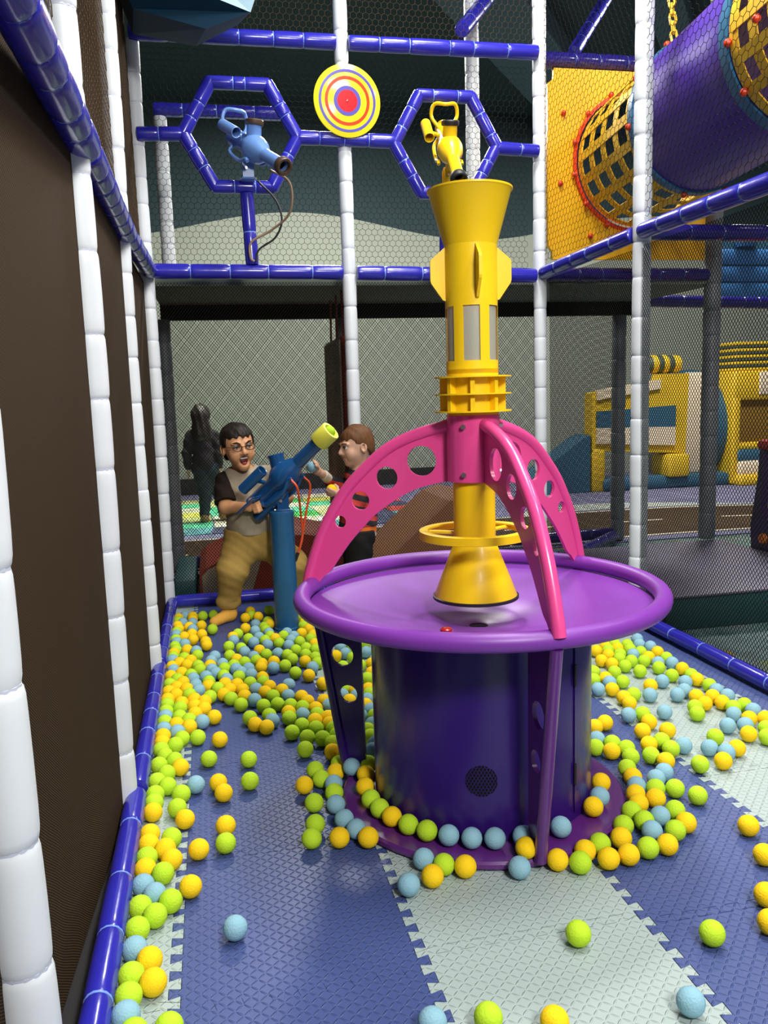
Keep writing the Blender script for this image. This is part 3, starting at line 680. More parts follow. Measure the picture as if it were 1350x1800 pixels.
MB().tube(spline([T2 @ Vector((.02, -.06, .16)), Vector((.50, 4.64, 2.34)), Vector((.50, 4.70, 2.20)), Vector((.40, 4.78, 2.12)), Vector((.29, 4.80, 2.06)), Vector((.28, 4.80, 1.98)), Vector((.30, 4.80, 1.955))], 6), .0065, 8).build('cord', M['tan_cord'], c2)
MB().tube(spline([Vector((.34, 4.78, 2.38)), Vector((.43, 4.76, 2.28)), Vector((.46, 4.76, 2.17)), Vector((.42, 4.78, 2.08)), Vector((.33, 4.80, 2.02)), Vector((.31, 4.80, 1.955))], 6), .0055, 8).build('cord', M['black'], c2)
YP = M['yellow_paint']
c3 = thing('ball_cannon', 'yellow ball cannon mounted inside the right hexagon above the funnel', 'cannon', (1.43, 4.84, 2.325))
o3 = (1.415, 4.70, 2.555); T3 = cannon(c3, o3, (-.05, -.62, -.60), YP, 'ring', M['black'])
yoke(c3, (1.435, 4.80, 2.375), o3, YP)
MB().tube([(1.435, 4.78, 2.46), o3], .022, 10).build('neck', YP, c3)

# ---------------------------------------------------------------- round target
tgt = thing('round_target', 'round yellow, blue and red bullseye target hung on the middle post', 'target', (.858, 4.80, 2.822))
tn = Vector((.10, -1, -.04)); TT = frame((.858, 4.80, 2.822), tn)
def disc(n, r0, r1, h0, h1, m): return MB().lathe(([(r0, h0), (r1, h0), (r1, h1), (r0, h1)]), 56, T=TT, closed=r0 > 0).build(n, m, tgt)
ty = mat('target_yellow', (.85, .72, .02), .2, coat=.5); tb = mat('target_blue', (.10, .085, .42), .2, coat=.5); tr = mat('target_red', (.72, .05, .012), .2, coat=.5); tr2 = mat('target_red_centre', (.75, .012, .02), .2, coat=.5)
MB().lathe([(0, -.012), (.188, -.012), (.192, -.008), (.192, -.002), (.189, 0), (0, 0)], 64, T=TT).build('face', ty, tgt)
disc('blue_ring', .150, .164, 0, .0015, tb); disc('red_ring', .112, .129, 0, .0015, tr); disc('inner_ring', .056, .078, 0, .0015, tb); disc('bullseye', 0.0, .058, 0, .0016, tr2)
MB().lathe([(0, .001), (.007, .001), (.006, .005), (0, .006)], 12, T=TT).build('centre_bolt', tr2, tgt)
MB().box((-.03, -.03, -.062), (.03, .03, -.010), T=TT).build('bracket', M['black'], tgt)

# ---------------------------------------------------------------- tube slide side
yp = thing('entrance_board', 'square yellow panel with round opening behind the netting, upper right', 'panel', (2.70, 4.98, 2.0))
hc = (2.70, 2.585); TP = Matrix(((1, 0, 0, 0), (0, 0, -1, 4.99), (0, 1, 0, 0), (0, 0, 0, 1)))
pp = [(2.15, 2.0), (3.20, 2.0), (3.20, 3.12), (2.16, 3.12), (2.16, 3.06), (2.12, 3.03), (2.12, 2.08), (2.15, 2.05)]
plate('sheet', pp, [(hc[0], hc[1], .40)], .03, TP, M['yellow_panel'], yp)
TR = Matrix(((1, 0, 0, hc[0]), (0, 0, -1, 4.965), (0, 1, 0, hc[1]), (0, 0, 0, 1)))
MB().lathe([(.400, .0), (.420, .0), (.420, .012), (.400, .012)], 56, T=TR, closed=True).build('hole_flange', M['bolt_red'], yp)
for k in range(14):
    a = 2*PI*k/14+.2; MB().sphere((hc[0]+.425*math.cos(a), 4.95, hc[1]+.425*math.sin(a)), .017, 8, 6).build('bolt_cap', M['bolt_red'], yp)
for (px, pz) in ((2.22, 2.86), (2.20, 2.45), (2.40, 2.14), (3.02, 3.02)): MB().sphere((px, 4.965, pz), .017, 8, 6).build('bolt_cap', M['bolt_red'], yp)
# tunnel: yellow webbing, plastic tube, webbing again
tu = thing('tube_slide', 'big purple plastic tube slide with yellow webbing tunnels, upper right', 'slide', (2.70, 4.2, 2.1))
RT = .385
def axis(y):                                # centre line of the tunnel
    t = (4.95-y); return Vector((2.70-.05*t, y, 2.585+.055*t))
def tpt(y, a, r): c = axis(y); return Vector((c.x+r*math.cos(a), y, c.z+r*math.sin(a)))
def shell(name, ys, r, m, th=.012, parent=tu):
    b = MB(); n = 48; v = []; f = []
    R = [(y, r) for y in ys]+[(y, r-th) for y in reversed(ys)]
    for y, rr in R: v += [tpt(y, 2*PI*i/n, rr) for i in range(n)]
    k = len(R)
    for j in range(k): f += [(j*n+i, j*n+(i+1) % n, ((j+1) % k)*n+(i+1) % n, ((j+1) % k)*n+i) for i in range(n)]
    return b.add(v, f).build(name, m, parent)
shell('tube', [4.24, 4.0, 3.6, 3.30], RT, M['tube_purple'])
shell('tube_collar', [4.27, 4.22], RT+.012, M['ring_blue']); shell('tube_collar', [3.40, 3.34], RT+.012, M['ring_blue'])
def webbing(y0, y1, nr):
    for k in range(nr):
        y = y0+(y1-y0)*k/(nr-1); shell('web_ring', [y+.028, y-.028], RT+.004, M['web_yellow'], .006)
    for k in range(18):
        a = 2*PI*k/18; da = .066; v = []
        for y in np.linspace(y0, y1, 5):
            for aa, rr in ((a-da, RT+.008), (a+da, RT+.008), (a+da, RT+.003), (a-da, RT+.003)): v.append(tpt(y, aa, rr))
        f = [(j*4+i, j*4+(i+1) % 4, j*4+4+(i+1) % 4, j*4+4+i) for j in range(4) for i in range(4)]+[(3, 2, 1, 0), (16, 17, 18, 19)]
        MB().add(v, f).build('web_strap', M['web_yellow'], tu, smooth=0)
webbing(4.93, 4.28, 5); webbing(3.30, 2.40, 8)
for y, n in ((4.25, 10), (3.32, 12), (3.12, 12)):
    for k in range(n):
        p = tpt(y, 2*PI*k/n+.15, RT+.018); MB().sphere(p, .018, 8, 6).build('bolt_cap', M['bolt_red'], tu)
LINK = None
def chain(name, a, b, r, m, label, pitch):
    a, b = Vector(a), Vector(b); L = (b-a).length; n = int(L/pitch); q = (b-a).to_track_quat('Z', 'Y'); root = thing(name, label, 'chain', b)
    w_ = pitch*.36; pts = [(w_*math.cos(t), 0, pitch*.36*math.sin(t)+(pitch*.30 if math.sin(t) > 0 else -pitch*.30)) for t in [2*PI*k/8+.01 for k in range(8)]]
    o = MB().tube(pts, r, 5, closed=True).build('chain_link', m); me = o.data; bpy.data.objects.remove(o)
    for k in range(n):
        l = bpy.data.objects.new('chain_link', me); COL.objects.link(l); l.parent = root; l.location = a+(b-a)*((k+.5)/n)-b
        l.rotation_mode = 'QUATERNION'; from_q = q.copy(); from_q.rotate(q); l.rotation_quaternion = q @ Matrix.Rotation(PI/2*(k % 2), 3, 'Z').to_quaternion()
    return root
chain('chain', (2.47, 4.30, 3.9), (2.52, 4.24, 3.00), .0075, M['chain_yellow'], 'yellow chain hanging in front of the yellow panel', .045)
ch2 = chain('chain', (2.33, 3.40, 3.4), (2.38, 3.37, 2.90), .0075, M['chain_yellow'], 'yellow chain holding the near end of the purple tube', .045)
MB().box((2.345, 3.335, 2.845), (2.415, 3.395, 2.91), bev=.008).build('tube_clamp', mat('clamp', (.32, .22, .12), .6), tu)

# ---------------------------------------------------------------- things beyond the pit
hb = thing('punching_board', 'tall worn board with orange edge hanging on chains behind the middle post', 'board', (.84, 5.4, 1.0))
bd = MB().box((.815, 5.06, .42), (.872, 5.78, 1.565), bev=.02); bd.build('edge_padding', M['red_vinyl'], hb)
MB().box((.806, 5.085, .45), (.816, 5.755, 1.54)).build('board_face', M['wood'], hb, smooth=0)
for y in (5.15, 5.40, 5.68):
    MB().tube([(.845, y, 1.56), (.85+.02*(y-5.4), y+.03, 1.845)], .007, 6).build('hanging_chain', M['red_vinyl'], hb)
rp_ = thing('foam_wedge', 'red-orange foam ramp lying behind the back floor rail at the boy\'s feet', 'ramp', (.35, 5.35, 0))
MB().prism([(-.11, 0), (.78, 0), (.78, .30), (.55, .36), (.31, .36), (-.07, .19), (-.11, .15)], -5.85, -5.02, T=Matrix(((1, 0, 0, 0), (0, 0, -1, 0), (0, 1, 0, 0), (0, 0, 0, 1)))).build('wedge', M['red_vinyl'], rp_, smooth=0)
MB().prism([(-.095, .03), (.2, .03), (.30, .335), (-.06, .182), (-.095, .145)], 5.012, 5.019, T=Matrix(((1, 0, 0, 0), (0, 0, 1, 0), (0, 1, 0, 0), (0, 0, 0, 1)))).build('front_pad', M['wood'], rp_, smooth=0)
r2 = MB().prism([(1.0, 0), (1.76, 0), (1.76, .50), (1.62, .535), (1.50, .50), (1.02, .10)], -5.85, -5.12, T=Matrix(((1, 0, 0, 0), (0, 0, -1, 0), (0, 1, 0, 0), (0, 0, 0, 1)))).build('foam_wedge', M['orange_vinyl'], at=(1.4, 5.4, 0), smooth=0)
tag(r2, 'brown-orange foam ramp behind the fountain, sloping up to the right', 'ramp')
sb = MB().box((-.26, 5.02, -.013), (-.135, 5.8, .13), bev=.012).build('foam_block', M['teal_vinyl'], at=(-.2, 5.4, 0)); tag(sb, 'small teal foam block just behind the left corner post', 'block')
st = thing('foam_step', 'low grey-purple topped foam step outside the right side of the pit', 'step', (2.7, 4.3, -.013))
MB().box((2.16, 3.62, -.0135), (3.32, 4.92, .150), bev=.008).build('body', M['teal_vinyl'], st)
MB().box((2.155, 3.615, .150), (3.325, 4.925, .165), bev=.006).build('top_pad', M['step_top'], st)
# inflatable submarine
sb = thing('inflatable_submarine', 'yellow, cream and blue inflatable submarine against the far wall at right', 'inflatable', (5.5, 9.2, -.013))
IY, IC, IB, ID = M['infl_yellow'], M['infl_cream'], M['infl_blue'], M['infl_dark']
F0, F1 = 8.9, 9.1
def ib(n, x0, z0, x1, z1, m, y0=F0, y1=F1, bev=.04): return MB().box((x0, y0, z0), (x1, y1, z1), bev=min(bev, (x1-x0)*.35, (z1-z0)*.35, (y1-y0)*.35)).build(n, m, sb)
TX = Matrix(((1, 0, 0, 0), (0, 0, -1, 0), (0, 1, 0, 0), (0, 0, 0, 1)))
MB().prism([(4.33, .48), (5.53, .40), (5.56, 1.34), (5.20, 1.34), (5.18, 1.27), (4.33, 1.14)], -F1, -F0, T=TX).build('tail', IY, sb, smooth=0)
MB().prism([(4.38, 1.06), (5.18, 1.17), (5.18, 1.275), (4.38, 1.175)], -F0-.02, -F0+.03, T=TX).build('cream_stripe', IC, sb, smooth=0)
MB().prism([(4.38, .74), (5.38, .72), (5.38, .97), (4.38, .93)], -F0-.02, -F0+.03, T=TX).build('window_stripe', IB, sb, smooth=0)
MB().prism([(4.38, .56), (5.38, .50), (5.38, .72), (4.38, .74)], -F0-.02, -F0+.03, T=TX).build('cream_stripe', IC, sb, smooth=0)
ib('fin_leg', 4.33, -.013, 4.50, .50, IY, F0-.02, 9.2); ib('fin_leg', 5.25, .13, 5.53, .40, IY, F0-.12, 9.2)
ib('hull', 5.55, .14, 5.84, 1.35, IC, F0+.05, F1, .1)
MB().lathe([(.60, 0), (.70, .03), (.72, .15), (.70, .27), (.60, .30)], 30, T=Matrix(((0, 0, 1, 5.82), (1, 0, 0, 9.6), (0, 1, 0, .68), (0, 0, 0, 1)))).build('hull_ring', IB, sb)
ib('base_tube', 4.45, -.013, 6.12, .15, IB, F0-.05, F1, .06)
# cabin arch with a dark opening
CY = 8.80
b = MB()
for lo, hi in (((6.09, CY, -.0), (6.20, 9.3, 1.34)), ((6.0905, CY-.001, 1.0), (7.6, 9.3, 1.345)), ((7.0, CY+.002, .42), (7.6, 9.3, 1.02)), ((6.092, CY+.001, .41), (7.6, 9.3, .50))): b.box(lo, hi, bev=.035)
b.build('cabin', IY, sb)
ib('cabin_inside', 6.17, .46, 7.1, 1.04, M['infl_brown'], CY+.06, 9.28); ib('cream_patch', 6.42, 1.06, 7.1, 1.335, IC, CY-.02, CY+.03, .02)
ib('blue_stripe', 6.15, .27, 7.6, .42, IB, CY-.02, 9.28); ib('cream_stripe', 6.16, .10, 7.6, .28, IC, CY-.05, 9.28); ib('front_tube', 6.12, -.013, 7.6, .12, IY, CY-.12, 9.28, .05)
for k in range(9): ib('chimney_ring', 6.14, 1.345+.038*k, 6.9, 1.345+.038*(k+1), IY if k % 2 == 0 else ID, 8.85, 9.25, .012)
# nose rocket, striped
TR2 = Matrix(((0, 0, 1, 5.02), (1, 0, 0, 9.15), (0, 1, 0, 1.455), (0, 0, 0, 1)))
rp2 = [0, .10, .17, .24, .31, .38, .45, .54]; rr = [.012, .075, .105, .11, .11, .105, .105, .10]
for k in range(7):
    MB().lathe([(0, rp2[k]), (rr[k], rp2[k]), ((rr[k]+rr[k+1])/2*1.06, (rp2[k]+rp2[k+1])/2), (rr[k+1], rp2[k+1]), (0, rp2[k+1])], 18, T=TR2).build('rocket_segment', [IY, ID][k % 2] if k else M['infl_brown'], sb)
wd = MB().prism([(3.55, 0), (4.31, 0), (4.31, .66), (4.22, .62), (3.55, .16)], -9.3, -8.9, T=TX).build('inflatable_slide', IB, at=(4, 9.1, -.008), smooth=0); tag(wd, 'dark blue wedge slide left of the inflatable submarine', 'slide')
# ride-on car at the right edge
car = thing('toy_car', 'dark purple ride-on toy car with red roof cut off by the right edge', 'toy car', (3.6, 4.0, -.013))
cx0 = 3.355; TY = Matrix(((0, 0, 1, cx0), (1, 0, 0, 0), (0, 1, 0, 0), (0, 0, 0, 1)))
MB().prism([(3.1, .10), (4.62, .10), (4.64, .30), (4.585, .60), (4.57, .80), (4.53, .80), (4.535, .60), (4.545, .42), (4.50, .36), (4.40, .34), (3.9, .34), (3.80, .40), (3.70, .80), (3.64, .80), (3.70, .42), (3.1, .38)], 0, .05, T=TY).build('door_side', M['car_purple'], car, smooth=0)
MB().box((cx0+.03, 3.12, .10), (cx0+.60, 4.60, .34), bev=.04).build('body', M['car_purple'], car)
MB().box((cx0-.015, 3.62, .785), (cx0+.62, 4.60, .85), bev=.03).build('roof', M['car_red'], car)
MB().tube([(cx0+.58, 4.58, .3), (cx0+.56, 4.54, .80)], .025, 8).build('rear_pillar', M['car_purple'], car)
for y in (4.30, 3.35):
    MB().lathe([(0, -.03), (.10, -.03), (.125, -.02), (.125, .02), (.10, .03), (0, .03)], 24, T=frame((cx0-.02, y, .112), (1, 0, 0))).build('wheel', M['black'], car)
MB().lathe([(0, 0), (.035, 0), (.03, .02), (0, .022)], 16, T=frame((cx0-.002, 4.50, .235), (-1, 0, 0))).build('lamp', M['car_orange'], car)
# blue playhouse front far back, right
ph = thing('play_panel', 'blue slatted play panel high at the far right edge', 'panel', (4.9, 7.0, 1.9))
for k in range(3): MB().box((4.62+.03*k, 7.0, 1.98+.15*k), (6.2, 7.06, 2.12+.15*k), bev=.012).build('slat', M['panel_blue'], ph)
MB().lathe([(0, 0), (.10, .01), (.12, .08), (.08, .14), (0, .16)], 16, T=Matrix.Translation((4.92, 7.03, 2.43))).build('knob', M['panel_blue'], ph)
MB().box((4.60, 7.02, 1.9), (6.2, 7.05, 2.5)).build('backing', M['infl_blue'], ph)
# hull-like box hanging at the top left
hl = thing('hanging_boat', 'light blue boat hull hanging at the top edge, left of the middle post', 'boat', (.05, 4.3, 3.2))
v = [(-.27, 4.78, 3.10), (.05, 4.76, 3.05), (.26, 4.5, 3.06), (.297, 4.1, 2.952), (.09, 4.12, 2.878), (-.23, 4.25, 3.00), (-.40, 4.8, 3.5), (.2, 4.8, 3.5), (.50, 4.6, 3.5), (.52, 4.05, 3.5), (-.30, 4.04, 3.12), (-.40, 4.05, 3.5)]
MB().add(v, [(0, 1, 4, 5), (1, 2, 3, 4), (3, 10, 5, 4), (5, 10, 11, 6, 0)]).build('keel', M['hull_dark'], hl, smooth=0)
MB().add(v, [(0, 6, 7, 1), (1, 7, 8, 2), (2, 8, 9, 3), (3, 9, 11, 10), (0, 6, 7, 1), (6, 11, 9, 8, 7)]).build('side', M['hull_light'], hl, smooth=0)
# ---------------------------------------------------------------- foam balls
BALLS = """-192,4564,0B -198,4416,0B -224,4520,0Y -224,4463,0G -149,4530,0Y -148,4472,0Y -146,4397,0B -95,4527,0G -37,4533,0G -101,4329,0Y -45,4240,0G -216,4302,0Y -224,4361,0Y -164,4320,0Y -145,4269,0B -224,4243,0G -224,4189,0B -184,4142,0Y -147,4182,0Y -140,4082,0Y -98,4157,0Y -79,4023,0Y -74,3963,0Y -224,4105,0G -217,4051,0B -178,4013,0B -216,3930,0G -224,3984,0G -164,3912,0Y -122,3877,0B -115,3811,0G -224,3876,0Y -224,3821,0G -224,3767,0B -174,3789,0G -194,3721,0Y -143,3741,0Y -159,3679,0Y -111,3653,0G -102,3599,0G -58,3640,0Y -37,3769,0B -53,3706,0B -4,3647,0B -224,3676,0Y -216,3622,0B 3,3580,0G -51,3581,0B 104,4495,0G 87,4443,0G 131,4411,0Y 164,4541,0Y 166,4457,0G 122,4203,0Y 80,4111,0G 54,4063,0Y 56,4000,0B 30,3905,0G 128,4009,0G 150,3937,0B 87,3862,0G 100,3797,0B 31,3760,0G 60,3693,0Y 94,3639,0G 45,3615,0G 53,3557,0B 107,3547,0B 200,4413,0Y 266,4533,0G 177,4264,0B 168,4139,0B 181,4020,0B 243,4299,0G 217,4199,0G 248,4245,0Y 222,4145,0G 233,4079,0B 235,4019,0G 205,3953,0G 212,3879,0B 257,3969,0Y 300,4003,0G 322,4053,0B 269,3887,0G 349,3980,0B 329,3920,0B 310,3836,0B 169,3800,0Y 196,3726,0G 138,3709,0B 147,3651,0G 250,3727,0B 290,3690,0G 306,3622,0G 167,3595,0Y 161,3540,0Y 222,3609,0Y 213,3526,0B 266,3541,0G 392,4021,0Y 367,3881,0G 429,4214,0Y 416,4156,0G 436,4091,0Y 425,3915,0G 445,3976,0Y 433,3822,0Y 335,3751,0G 386,3770,0G 425,3731,0G 372,3671,0G 358,3573,0Y 410,3613,0G 380,3479,0B 425,4323,0G 409,3535,0G 61,3451,0G 73,3504,0B 114,3463,0B 50,3353,0Y 70,3284,0Y 19,3303,0Y 75,3208,0Y 21,3198,0G 57,3120,0G 104,3360,0G 158,3409,0Y 158,3354,0G 124,3273,0B 112,3154,0B 180,3293,0Y 157,3227,0Y 226,3233,0Y 185,3175,0G 141,3082,0G 196,3086,0G 258,3288,0B 244,3162,0B 300,3431,0G 352,3380,0Y 294,3134,0Y 311,3078,0Y 243,3058,0G 285,3023,0G 229,2989,0Y 226,2933,0G 278,2951,0B 332,2995,0Y 331,2940,0G 315,2880,0Y 374,3068,0Y 387,3015,0B 396,3265,0Y 84,2974,0G 100,2908,0Y 139,2870,0Y 156,2978,0G 163,2924,0B 264,2852,0G -224,3543,0Y -179,3574,0Y -195,3496,0G -170,3447,0Y -139,3537,0G -129,3483,0B -224,3440,0G -194,3394,0Y -224,3349,0Y -224,3257,0Y -194,3303,0Y -153,3359,0Y -141,3290,0G -118,3401,0B -105,3331,0B -66,3370,0Y -76,3493,0B -64,3424,0G -60,3245,0G -35,3529,0B -2,3485,0G 10,3432,0B 2,3378,0Y -28,3331,0G -6,3255,0Y -224,3201,0G -169,3204,0Y -121,3232,0Y -80,3194,0Y -119,3157,0Y -82,3117,0Y -115,3074,0Y -173,3150,0G -224,3129,0G -172,3058,0G -136,3018,0G -89,2989,0B -45,3020,0Y -224,3075,0B -224,3020,0G -181,2987,0Y -134,2951,0Y -224,2954,0B -175,2914,0B -157,2853,0G -103,2846,0G -224,2891,0Y -224,2836,0Y -224,2773,0G -178,2802,0G -209,2720,0G -176,2677,0G -155,2617,0Y -224,2651,0G -224,2534,0G -197,2581,0G -190,2492,0G -224,2446,0G -224,2391,0G -224,2336,0Y -147,2427,0G -156,2343,0G -105,2479,0B -37,2474,0Y -22,2402,0Y -28,2805,0Y -65,2657,0G 63,2617,0G 59,2458,0G -132,2270,0Y -20,2203,0Y -22,2111,0G -92,2098,0Y -224,2212,0Y -224,2157,0Y -165,2175,0G -179,2122,0Y -160,2066,0Y -224,2091,0G -224,2037,0Y -179,2006,0G -224,1966,0B -194,1920,0B -155,1881,0G -110,1931,0Y -224,1874,0G -188,1833,0G -224,1792,0G -224,1722,0B -224,1637,0G -190,1679,0Y -178,1606,0Y -224,1577,0G -224,1523,0B -9,1742,0B -205,1471,0G -141,1471,0G 551,3635,0B 503,3610,0Y 510,3450,0G 573,3562,0G 543,3737,0B 597,3733,0G 467,3172,0G 510,3138,0Y 452,3109,0B 506,3084,0B 470,3042,0Y 646,3626,0B 664,3749,0G 585,3447,0G 639,3455,0Y 615,3335,0Y 585,3270,0G 565,3144,0Y 560,3089,0G 539,3031,0B 522,2977,0Y 531,2923,0B 483,2878,0B 534,2861,0G 223,2797,0G 310,2811,0G 366,2897,0Y 364,2839,0Y 370,2785,0G 270,2737,0G 321,2715,0G 252,2642,0G 373,2731,0G 349,2665,0G 338,2598,0Y 371,2555,0Y 345,2502,0G 326,2446,0Y 265,2480,0G 275,2414,0G 220,2386,0Y 308,2370,0B 301,2313,0G 511,2788,0B 484,2740,0G 484,2685,0G 373,2419,1B 478,2566,1B 457,2516,1B 428,2426,1G 406,2359,1Y 389,2279,1Y 295,2241,0B 235,2267,0G 223,2146,0G 204,2074,0G 305,2152,0B 328,2092,0B 277,2059,0Y 352,2039,0Y 391,2200,1G 405,2141,1G 428,2087,1Y 462,2034,1G 502,1990,1G 551,1953,1B 605,1925,1B 662,1907,1B 736,1898,1B 849,1916,1B 723,1845,1Y 689,1803,0B 469,1901,0B 512,1865,0G 561,1842,0Y 471,1823,0Y 406,1803,0B 794,1812,0Y 1065,2119,1Y 1022,2041,1B 979,1993,1Y 1207,2228,0G 1195,2170,0Y 1178,2117,0B 1150,2071,0Y 1131,2019,0Y 1192,2032,0Y 1223,2087,0G 1257,2143,0B 1302,2174,0B 1277,2072,0G 1316,2017,0G 1090,1984,0G 1098,1930,0G 1152,1940,0B 1208,1958,0G 1200,1890,0Y 1151,1862,0G 1091,1876,0B 1032,1921,0G 995,1864,0Y 976,1788,0Y 1038,1803,0G 1094,1805,0Y 929,1852,0G 919,1784,0Y 878,1832,0Y 843,1785,0G 1419,2613,0B 1473,2609,0G 1457,2537,0Y 1395,2471,0Y 1557,2605,0B 1479,2454,0Y 1415,2382,0G 1411,2318,0G 1464,2330,0B 1361,2369,0Y 1325,2292,0G 1348,2242,0Y 1307,2573,0Y 1257,2549,0Y 1217,2453,0B 1183,2394,0G 1250,2408,0G 1220,2354,0Y 1276,2360,0G 1258,2299,0G 1873,3357,0B 1906,3436,0B 1904,3313,0B 1893,3233,0Y 1818,3367,0G 1799,3307,0G 1770,3396,0G 1646,3329,0Y 1713,3376,0Y 1700,3323,0G 1753,3336,0Y 1668,3258,0Y 1723,3255,0G 1692,3202,0G 1606,3199,0Y 1628,3145,0Y 1774,3232,0B 1823,3255,0G 1820,3181,0Y 1724,3156,0G 1776,3140,0G 1667,3104,0G 1820,3103,0B 1886,3148,0G 1789,3044,0G 1874,3081,0B 1875,3006,0Y 1694,3028,0G 1590,3049,0G 1790,2945,0G 1867,2927,0G 1717,2894,0B 1508,3074,0G 1467,2988,0G 1521,2992,0Y 1511,2938,0B 1434,2884,0B 1486,2868,0Y 1566,2935,0G 1646,2860,0Y 1593,2770,0B 1538,2795,0G 1486,2774,0Y 1478,2717,0Y 1798,2859,0B 1743,2777,0B 1693,2744,0B 1858,2871,0Y 1751,2709,0Y 1867,2801,0G 1861,2746,0B 1866,2683,0B 1809,2692,0Y 1742,2639,0Y 1807,2628,0Y 1687,2616,0G 1659,2559,0G 1816,2574,0G 1869,2585,0G 1865,2529,0B 1806,2469,0Y 1857,2450,0Y 1778,2517,0B 1756,2420,0B 1697,2434,0B 1721,2353,0Y 1601,2362,0G 1533,2291,0B 1565,2247,0B 1616,2266,0Y 1518,2195,0Y 1436,2193,0G 1764,2315,0G 1805,2375,0G 1349,1833,0Y 1300,1701,0Y 1197,1554,0Y 1141,1465,0Y 998,1464,0G 720,1534,0G 840,1294,0B 345,1363,0B 451,1350,0G 568,1311,0Y"""
BR = .0278
def ball_mesh(m):
    b = MB().sphere((0, 0, 0), BR, 20, 14); o = b.build('foam_ball', m, smooth=180); me = o.data; bpy.data.objects.remove(o); return me
BM = {c: ball_mesh(M['ball_'+c]) for c in 'YGBD'}
CN = {'Y': 'yellow', 'G': 'green', 'B': 'blue', 'D': 'brownish yellow'}
items = []
for e in BALLS.split():
    x, y, r = e.split(','); items.append((int(x)/1000, int(y)/1000, int(r[0]), r[1]))
ORD = ['nearest', 'second nearest', 'third nearest', 'fourth nearest', 'fifth nearest', 'sixth nearest', 'seventh nearest', 'eighth nearest', 'ninth nearest', 'tenth nearest', 'eleventh nearest', 'twelfth nearest']
def zone(x, y, on):
    """(key, place phrase, heap?)"""
    d = math.hypot(x-FX, y-FY)
    if on: return ('disc', "on the fountain's base disc", 0)
    if d < .62 and y < 2.6:
        if x < .50: return ('fl', 'by the left foot of the fountain', 0)
        if x < .95 and y < 1.95: return ('ff', 'in front of the base disc', 0)
        if x > .95: return ('fr', 'against the base disc on its right', 0)
    if y < 1.72 and x > .3: return ('open', 'alone on the open mats in front', 0)
    if x < -.13 and y < 2.5: return ('ls', 'beside the left floor rail' + (' at the very front' if y < 1.75 else ''), 0)
    if y < 2.75 and x < .35: return ('lb', 'on the open blue mat left of the fountain', 0)
    if x > 1.9 and y > 2.0: return ('rr', 'in the row against the right floor rail', 0)
    if x > 1.0 and y < 2.5: return ('rl', 'on the mats right of the fountain', 0)
    if x > 1.0 and y < 2.72: return ('rm', 'just behind the fountain at right, %s' % ('near the rail' if x > 1.55 else 'near the drum'), 1)
    if x > 1.0 and y < 3.0: return ('rn', 'farther back on the right mat, %s' % ('near the rail' if x > 1.6 else 'near the drum'), 1)
    if x > 1.0: return ('rh', 'heaped far back at right, %s' % ('near the rail' if x > 1.65 else 'near the drum'), 1)
    if y > 4.0 and x < .02: return ('hc', "heaped in the back left corner", 1)
    if y > 3.95: return ('hp', 'around the foot of the blue cannon pole', 1)
    if x < .05 and y < 2.95: return ('h1', 'in the left heap, near end, %s' % ('against the rail' if x < -.13 else 'off the rail'), 1)
    if x < .05 and y < 3.3: return ('h2', 'in the left heap, middle, %s' % ('against the rail' if x < -.13 else 'off the rail'), 1)
    if x < .05: return ('hl', 'in the left heap, far end', 1)
    if x < .42 and y < 2.95: return ('d1', 'at the near edge of the middle drift', 1)
    if x < .42: return ('hm', 'deep in the drift before the cannon pole', 1)
    return ('hb', 'heaped behind the fountain, left of drum', 1)
items.sort(key=lambda t: t[1]*.97+t[0]*.2)
near, far = items[:294], items[294:]
cnt = {}; tot = {}
for x, y, on, c in near:
    k = (zone(x, y, on)[1], c); tot[k] = tot.get(k, 0)+1
for x, y, on, c in near:
    o = bpy.data.objects.new('foam_ball', BM[c]); COL.objects.link(o)
    o.location = (x, y, BR+(.024 if on else 0)+(-.0006)); s = random.uniform(.985, 1.012); o.scale = (s, s, s*random.uniform(.97, 1.0)); o.location.z = BR*o.scale[2]+(.0243 if on else .0)
    o.rotation_euler = (random.uniform(0, 6), random.uniform(0, 6), random.uniform(0, 6)); o.scale = (s, s, s); o.location.z = BR*s+(.0243 if on else .0)
    zk, ph_, heap = zone(x, y, on); k = (ph_, c); i = cnt.get(k, 0); cnt[k] = i+1
    if i >= len(ORD): lab = '%s foam ball %s, %s farthest' % (CN[c], ph_, ['', 'second', 'third', 'fourth', 'fifth', 'sixth'][max(0, min(5, tot[k]-1-i))])
    elif tot[k] == 1: lab = 'only %s foam ball %s' % (CN[c], ph_)
    else: lab = '%s %s foam ball %s' % (ORD[i], CN[c], ph_)
    tag(o, lab, 'ball', ('%s foam balls %s' % (CN[c], ph_)))
feet = [((.050, 4.48), (-.034, 4.395)), ((.455, 4.555), (.502, 4.455)), ((.77, 4.375), (.68, 4.365)), ((.77, 4.465), (.68, 4.455))]
def clear(x, y):
    for a, b in feet:
        t = max(0, min(1, ((x-a[0])*(b[0]-a[0])+(y-a[1])*(b[1]-a[1]))/((b[0]-a[0])**2+(b[1]-a[1])**2)))
        if math.hypot(x-a[0]-t*(b[0]-a[0]), y-a[1]-t*(b[1]-a[1])) < .062: return False
    return True
far = [q for q in far if clear(q[0], q[1])]
ib_ = MB(); idx = {'Y': 0, 'G': 1, 'B': 2}
for x, y, on, c in far: ib_.sphere((x, y, BR+(.024 if on else 0)), BR, 14, 9, idx[c])
o = ib_.build('foam_balls', [M['ball_Y'], M['ball_G'], M['ball_B']], at=(.4, 4.0, 0), smooth=180)
tag(o, 'many small yellow, green and blue foam balls covering the far end of the pit', 'ball', 'foam balls at the far end', 'stuff')
